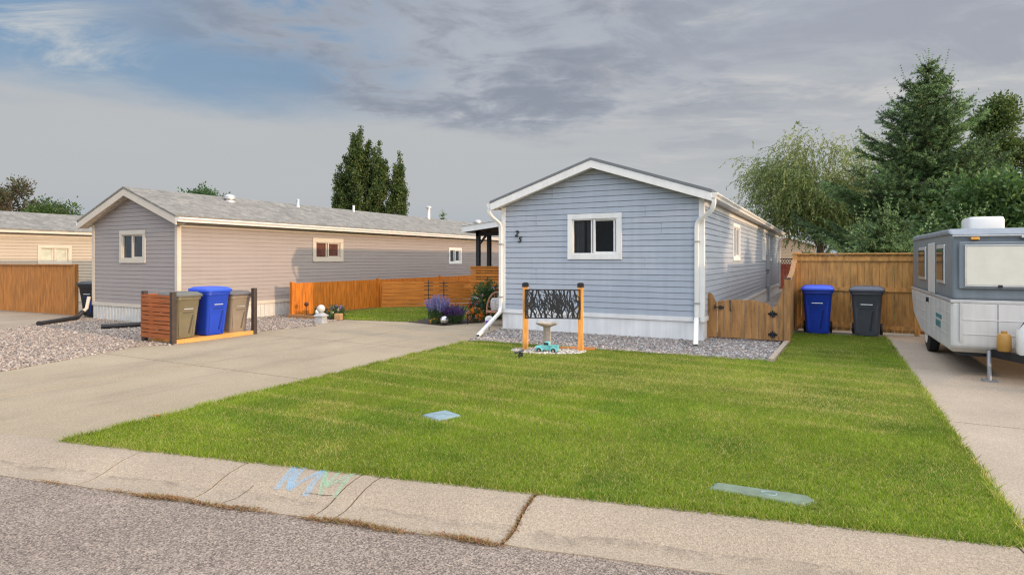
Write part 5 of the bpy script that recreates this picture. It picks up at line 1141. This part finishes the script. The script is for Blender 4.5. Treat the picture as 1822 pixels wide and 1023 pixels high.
bush('pink_petunia', 'pale pink flowering plant against the black stair rail', (-7.75, 14.2, 0), .16, .18, 500, .05, [(.04, .08, .03)], 47, [((.66, .50, .55), 10, 'pale pink flowers')], zc=.62, fsize=.08)
t = thing('gazing_ball', 'mirrored silver garden ball in front of the purple plants', 'garden ball', (-8.60, 12.56, 0)); b = MB(); b.lathe([(.115 * math.sin(a) + .0005, .118 - .115 * math.cos(a)) for a in np.linspace(0, math.pi, 18)], n=28)
gm = M('mosaic_mirror', (.50, .48, .46), rough=.12, metallic=.95, var=.3, scale=14, voro=.45, voroscale=22, bump=.8); b.build('mirror_ball', gm, t, smooth=True); b = MB(); b.lathe([(.05, 0), (.055, .012), (.04, .018)], n=16); b.build('ball_ring', black_metal, t)
t = thing('yard_sign', 'small white and purple shield shaped sign on a stake', 'sign', (-6.98, 12.02, 0), R(20)); b = MB(); oct_ = [(-.09, .18), (-.055, .12), (0, .095), (.055, .12), (.09, .18), (.09, .30), (.055, .34), (0, .355), (-.055, .34), (-.09, .30)]; b.prism(oct_, -.006, 0); b.build('sign_board', white, t)
b = MB(); b.prism([(-.084, .18), (-.05, .125), (0, .103), (.05, .125), (.084, .18), (.084, .235), (-.084, .235)], -.009, -.0065); b.build('purple_field', M('purple_print', (.15, .07, .34), rough=.5), t); [(q.box(*bx), q.build('print_line', M('grey_print', (.40, .38, .46)), t)) for q, bx in ((MB(), ((-.06, -.009, .262), (.06, -.0065, .272))), (MB(), ((-.045, -.009, .288), (.045, -.0065, .297))))]; b = MB(); b.box((-.008, .001, -.05), (.008, .012, .32)); b.build('stake', black_metal, t)
t = thing('garden_stake', 'short black metal stake at the corner of the mulch bed', 'stake', (-8.17, 12.98, 0)); b = MB(); b.box((-.012, -.012, -.05), (.012, .012, .26)); b.beam((-.30, .0, .05), (0, 0, .05), .012, .02); b.build('stake', black_metal, t)
def trellis(loc, label):
    t = thing('garden_trellis', label, 'trellis', loc, R(35), 'iron trellises behind the lavender spikes'); b = MB(); b.tube([(0, 0, 0), (0, 0, 1.06)], .012, 6); b.build('upright', black_metal, t)
    for z in (.55, .66, .80, .91, 1.0):
        b = MB(); b.tube([(-.12, 0, z), (.12, 0, z)], .011, 6); [b.lathe([(.001, -.012), (.012, 0), (.001, .012)], (x, 0, z), 8) for x in (-.12, .12)]; b.build('cross_bar', black_metal, t)
trellis((-10.02, 13.85, 0), 'left iron trellis, half hidden by the lavender spikes'); trellis((-9.50, 13.85, 0), 'right iron trellis, its top standing clear of the lavender spikes')
def wicker():
    t = thing('wicker_chair', 'round backed rust and white wicker chair beside the house corner', 'chair', (-7.44, 13.2, 0), R(25)); w = M('rust_wicker', (.34, .16, .10), rough=.8, var=.3, scale=30, bump=.6, bscale=90); b = MB()
    b.tube([(-.26 * math.cos(a) , .1 + .06 * math.sin(a), .36 + .46 * math.sin(a)) for a in np.linspace(-.2, math.pi + .2, 20)], .024, 8)
    for a in np.linspace(.25, math.pi - .25, 9): b.tube([(-.05 * math.cos(a), .02, .36), (-.25 * math.cos(a), .1 + .06 * math.sin(a), .36 + .45 * math.sin(a))], .008, 5)
    b.build('back', w, t, smooth=True); b = MB(); b.lathe([(.01, .30), (.24, .31), (.27, .335), (.25, .36), (.01, .365)], n=24); b.build('seat', w, t, smooth=True)
    for x, y in ((-.17, -.15), (.17, -.15), (-.17, .15), (.17, .15)):
        b = MB(); b.tube([(x, y, 0), (x * .85, y * .85, .31)], .016, 6); b.build('leg', w, t)
    t = thing('cushion', 'pale patterned cushion on the wicker chair', 'cushion', (-7.42, 13.2, .37), R(25)); b = MB(); loft(b, [rrect(.30, .12, .05, .0), rrect(.36, .16, .07, .12), rrect(.34, .14, .06, .26), rrect(.24, .06, .03, .31)]); b.build('cover', M('pale_cushion', (.50, .46, .42), rough=.9, var=.4, scale=18), t, smooth=True)
wicker()
# left bed: lantern, pots, flowers
def lantern():
    t = thing('garden_lantern', 'small grey white pillar lantern with a round globe beside the driveway', 'garden lantern', (-11.68, 11.42, 0), R(12)); m = M('pale_grey_paint', (.34, .34, .34), rough=.7, var=.12, scale=9); b = MB()
    loft(b, [rrect(.26, .26, .012, 0, n=1), rrect(.26, .26, .012, .02, n=1), rrect(.235, .235, .012, .025, n=1), rrect(.225, .225, .012, .18, n=1)]); b.build('base', m, t); b = MB(); loft(b, [rrect(.28, .28, .012, .18, n=1), rrect(.28, .28, .012, .20, n=1), rrect(.15, .15, .03, .265, n=1), rrect(.12, .12, .03, .275, n=1)]); b.build('cap', m, t)
    b = MB(); b.lathe([(.05, .275), (.055, .285)] + [(.105 * math.sin(a) + .0005, .375 - .105 * math.cos(a)) for a in np.linspace(.45, math.pi, 14)], n=22); b.build('globe', M('opal_globe', (.46, .45, .42), rough=.25), t, smooth=True)
lantern()
bush('petunia_plant', 'low leafy plant with lilac flowers in the bed along the amber fence', (-12.30, 12.62, 0), .22, .16, 800, .06, [(.06, .105, .03), (.08, .13, .04)], 48, [((.30, .17, .38), 10, 'lilac flowers'), ((.62, .58, .40), 3, 'cream flowers')], zc=.18, fsize=.07)
bush('petunia_plant', 'low leafy plant beside the pillar lantern in front of the amber fence', (-12.72, 12.40, 0), .14, .13, 500, .05, [(.05, .095, .03)], 49, [((.62, .60, .58), 7, 'white flowers')], zc=.15, fsize=.06)
t = thing('garden_stake', 'dark round ornament on a thin stake at the amber fence', 'stake', (-13.2, 12.35, 0)); b = MB(); b.tube([(0, 0, 0), (0, 0, .34)], .008, 6); b.build('stake', black_metal, t); b = MB(); b.lathe([(.062 * math.sin(a) + .0005, .38 - .062 * math.cos(a)) for a in np.linspace(0, math.pi, 10)], n=14); b.build('dark_globe', M('dark_globe', (.05, .02, .015), rough=.5), t, smooth=True)
t = thing('edging_timber', 'orange brown timber edging of the left bed next to the lantern', 'timber', (-12.9, 12.1, 0)); b = MB(); b.beam((-13.6, 12.06, .05), (-12.45, 12.09, .05), .09, .10); b.build('timber', woodh('edging_wood', (.34, .17, .07)), t, world=True, bevel=.008)
def crate(loc, rz, s, label, col):
    t = thing('planter_box', label, 'planter', loc, rz); m = woodh('planter_%d' % int(col[0] * 100), col); b = MB(); h = s
    for k in range(3):
        z = k * h / 3; b.box((-s / 2, -s / 2, z + .004), (s / 2, -s / 2 + .018, z + h / 3)); b.box((-s / 2, s / 2 - .018, z + .004), (s / 2, s / 2, z + h / 3)); b.box((-s / 2, -s / 2 + .019, z + .004), (-s / 2 + .018, s / 2 - .019, z + h / 3)); b.box((s / 2 - .018, -s / 2 + .019, z + .004), (s / 2, s / 2 - .019, z + h / 3))
    b.build('box', m, t, bevel=.003); b = MB(); b.box((-s / 2 + .02, -s / 2 + .02, h * .5), (s / 2 - .02, s / 2 - .02, h * .82)); b.build('potting_soil', mulch, t)
crate((-11.90, 12.28, 0), R(15), .17, 'small tan wooden planter at the corner of the back lawn', (.42, .25, .12)); crate((-12.95, 12.66, 0), R(-10), .26, 'dark brown wooden planter in front of the amber fence', (.12, .05, .025))
t = thing('garden_ball', 'small white ball ornament just left of the pillar lantern', 'garden ball', (-12.35, 11.98, 0)); b = MB(); b.lathe([(.085 * math.sin(a) + .0005, .22 - .085 * math.cos(a)) for a in np.linspace(0, math.pi, 12)], n=18); b.build('ball', white, t, smooth=True); b = MB(); b.lathe([(.07, 0), (.05, .05), (.04, .145)], n=14); b.build('stand', M('stand_grey', (.28, .28, .27)), t)
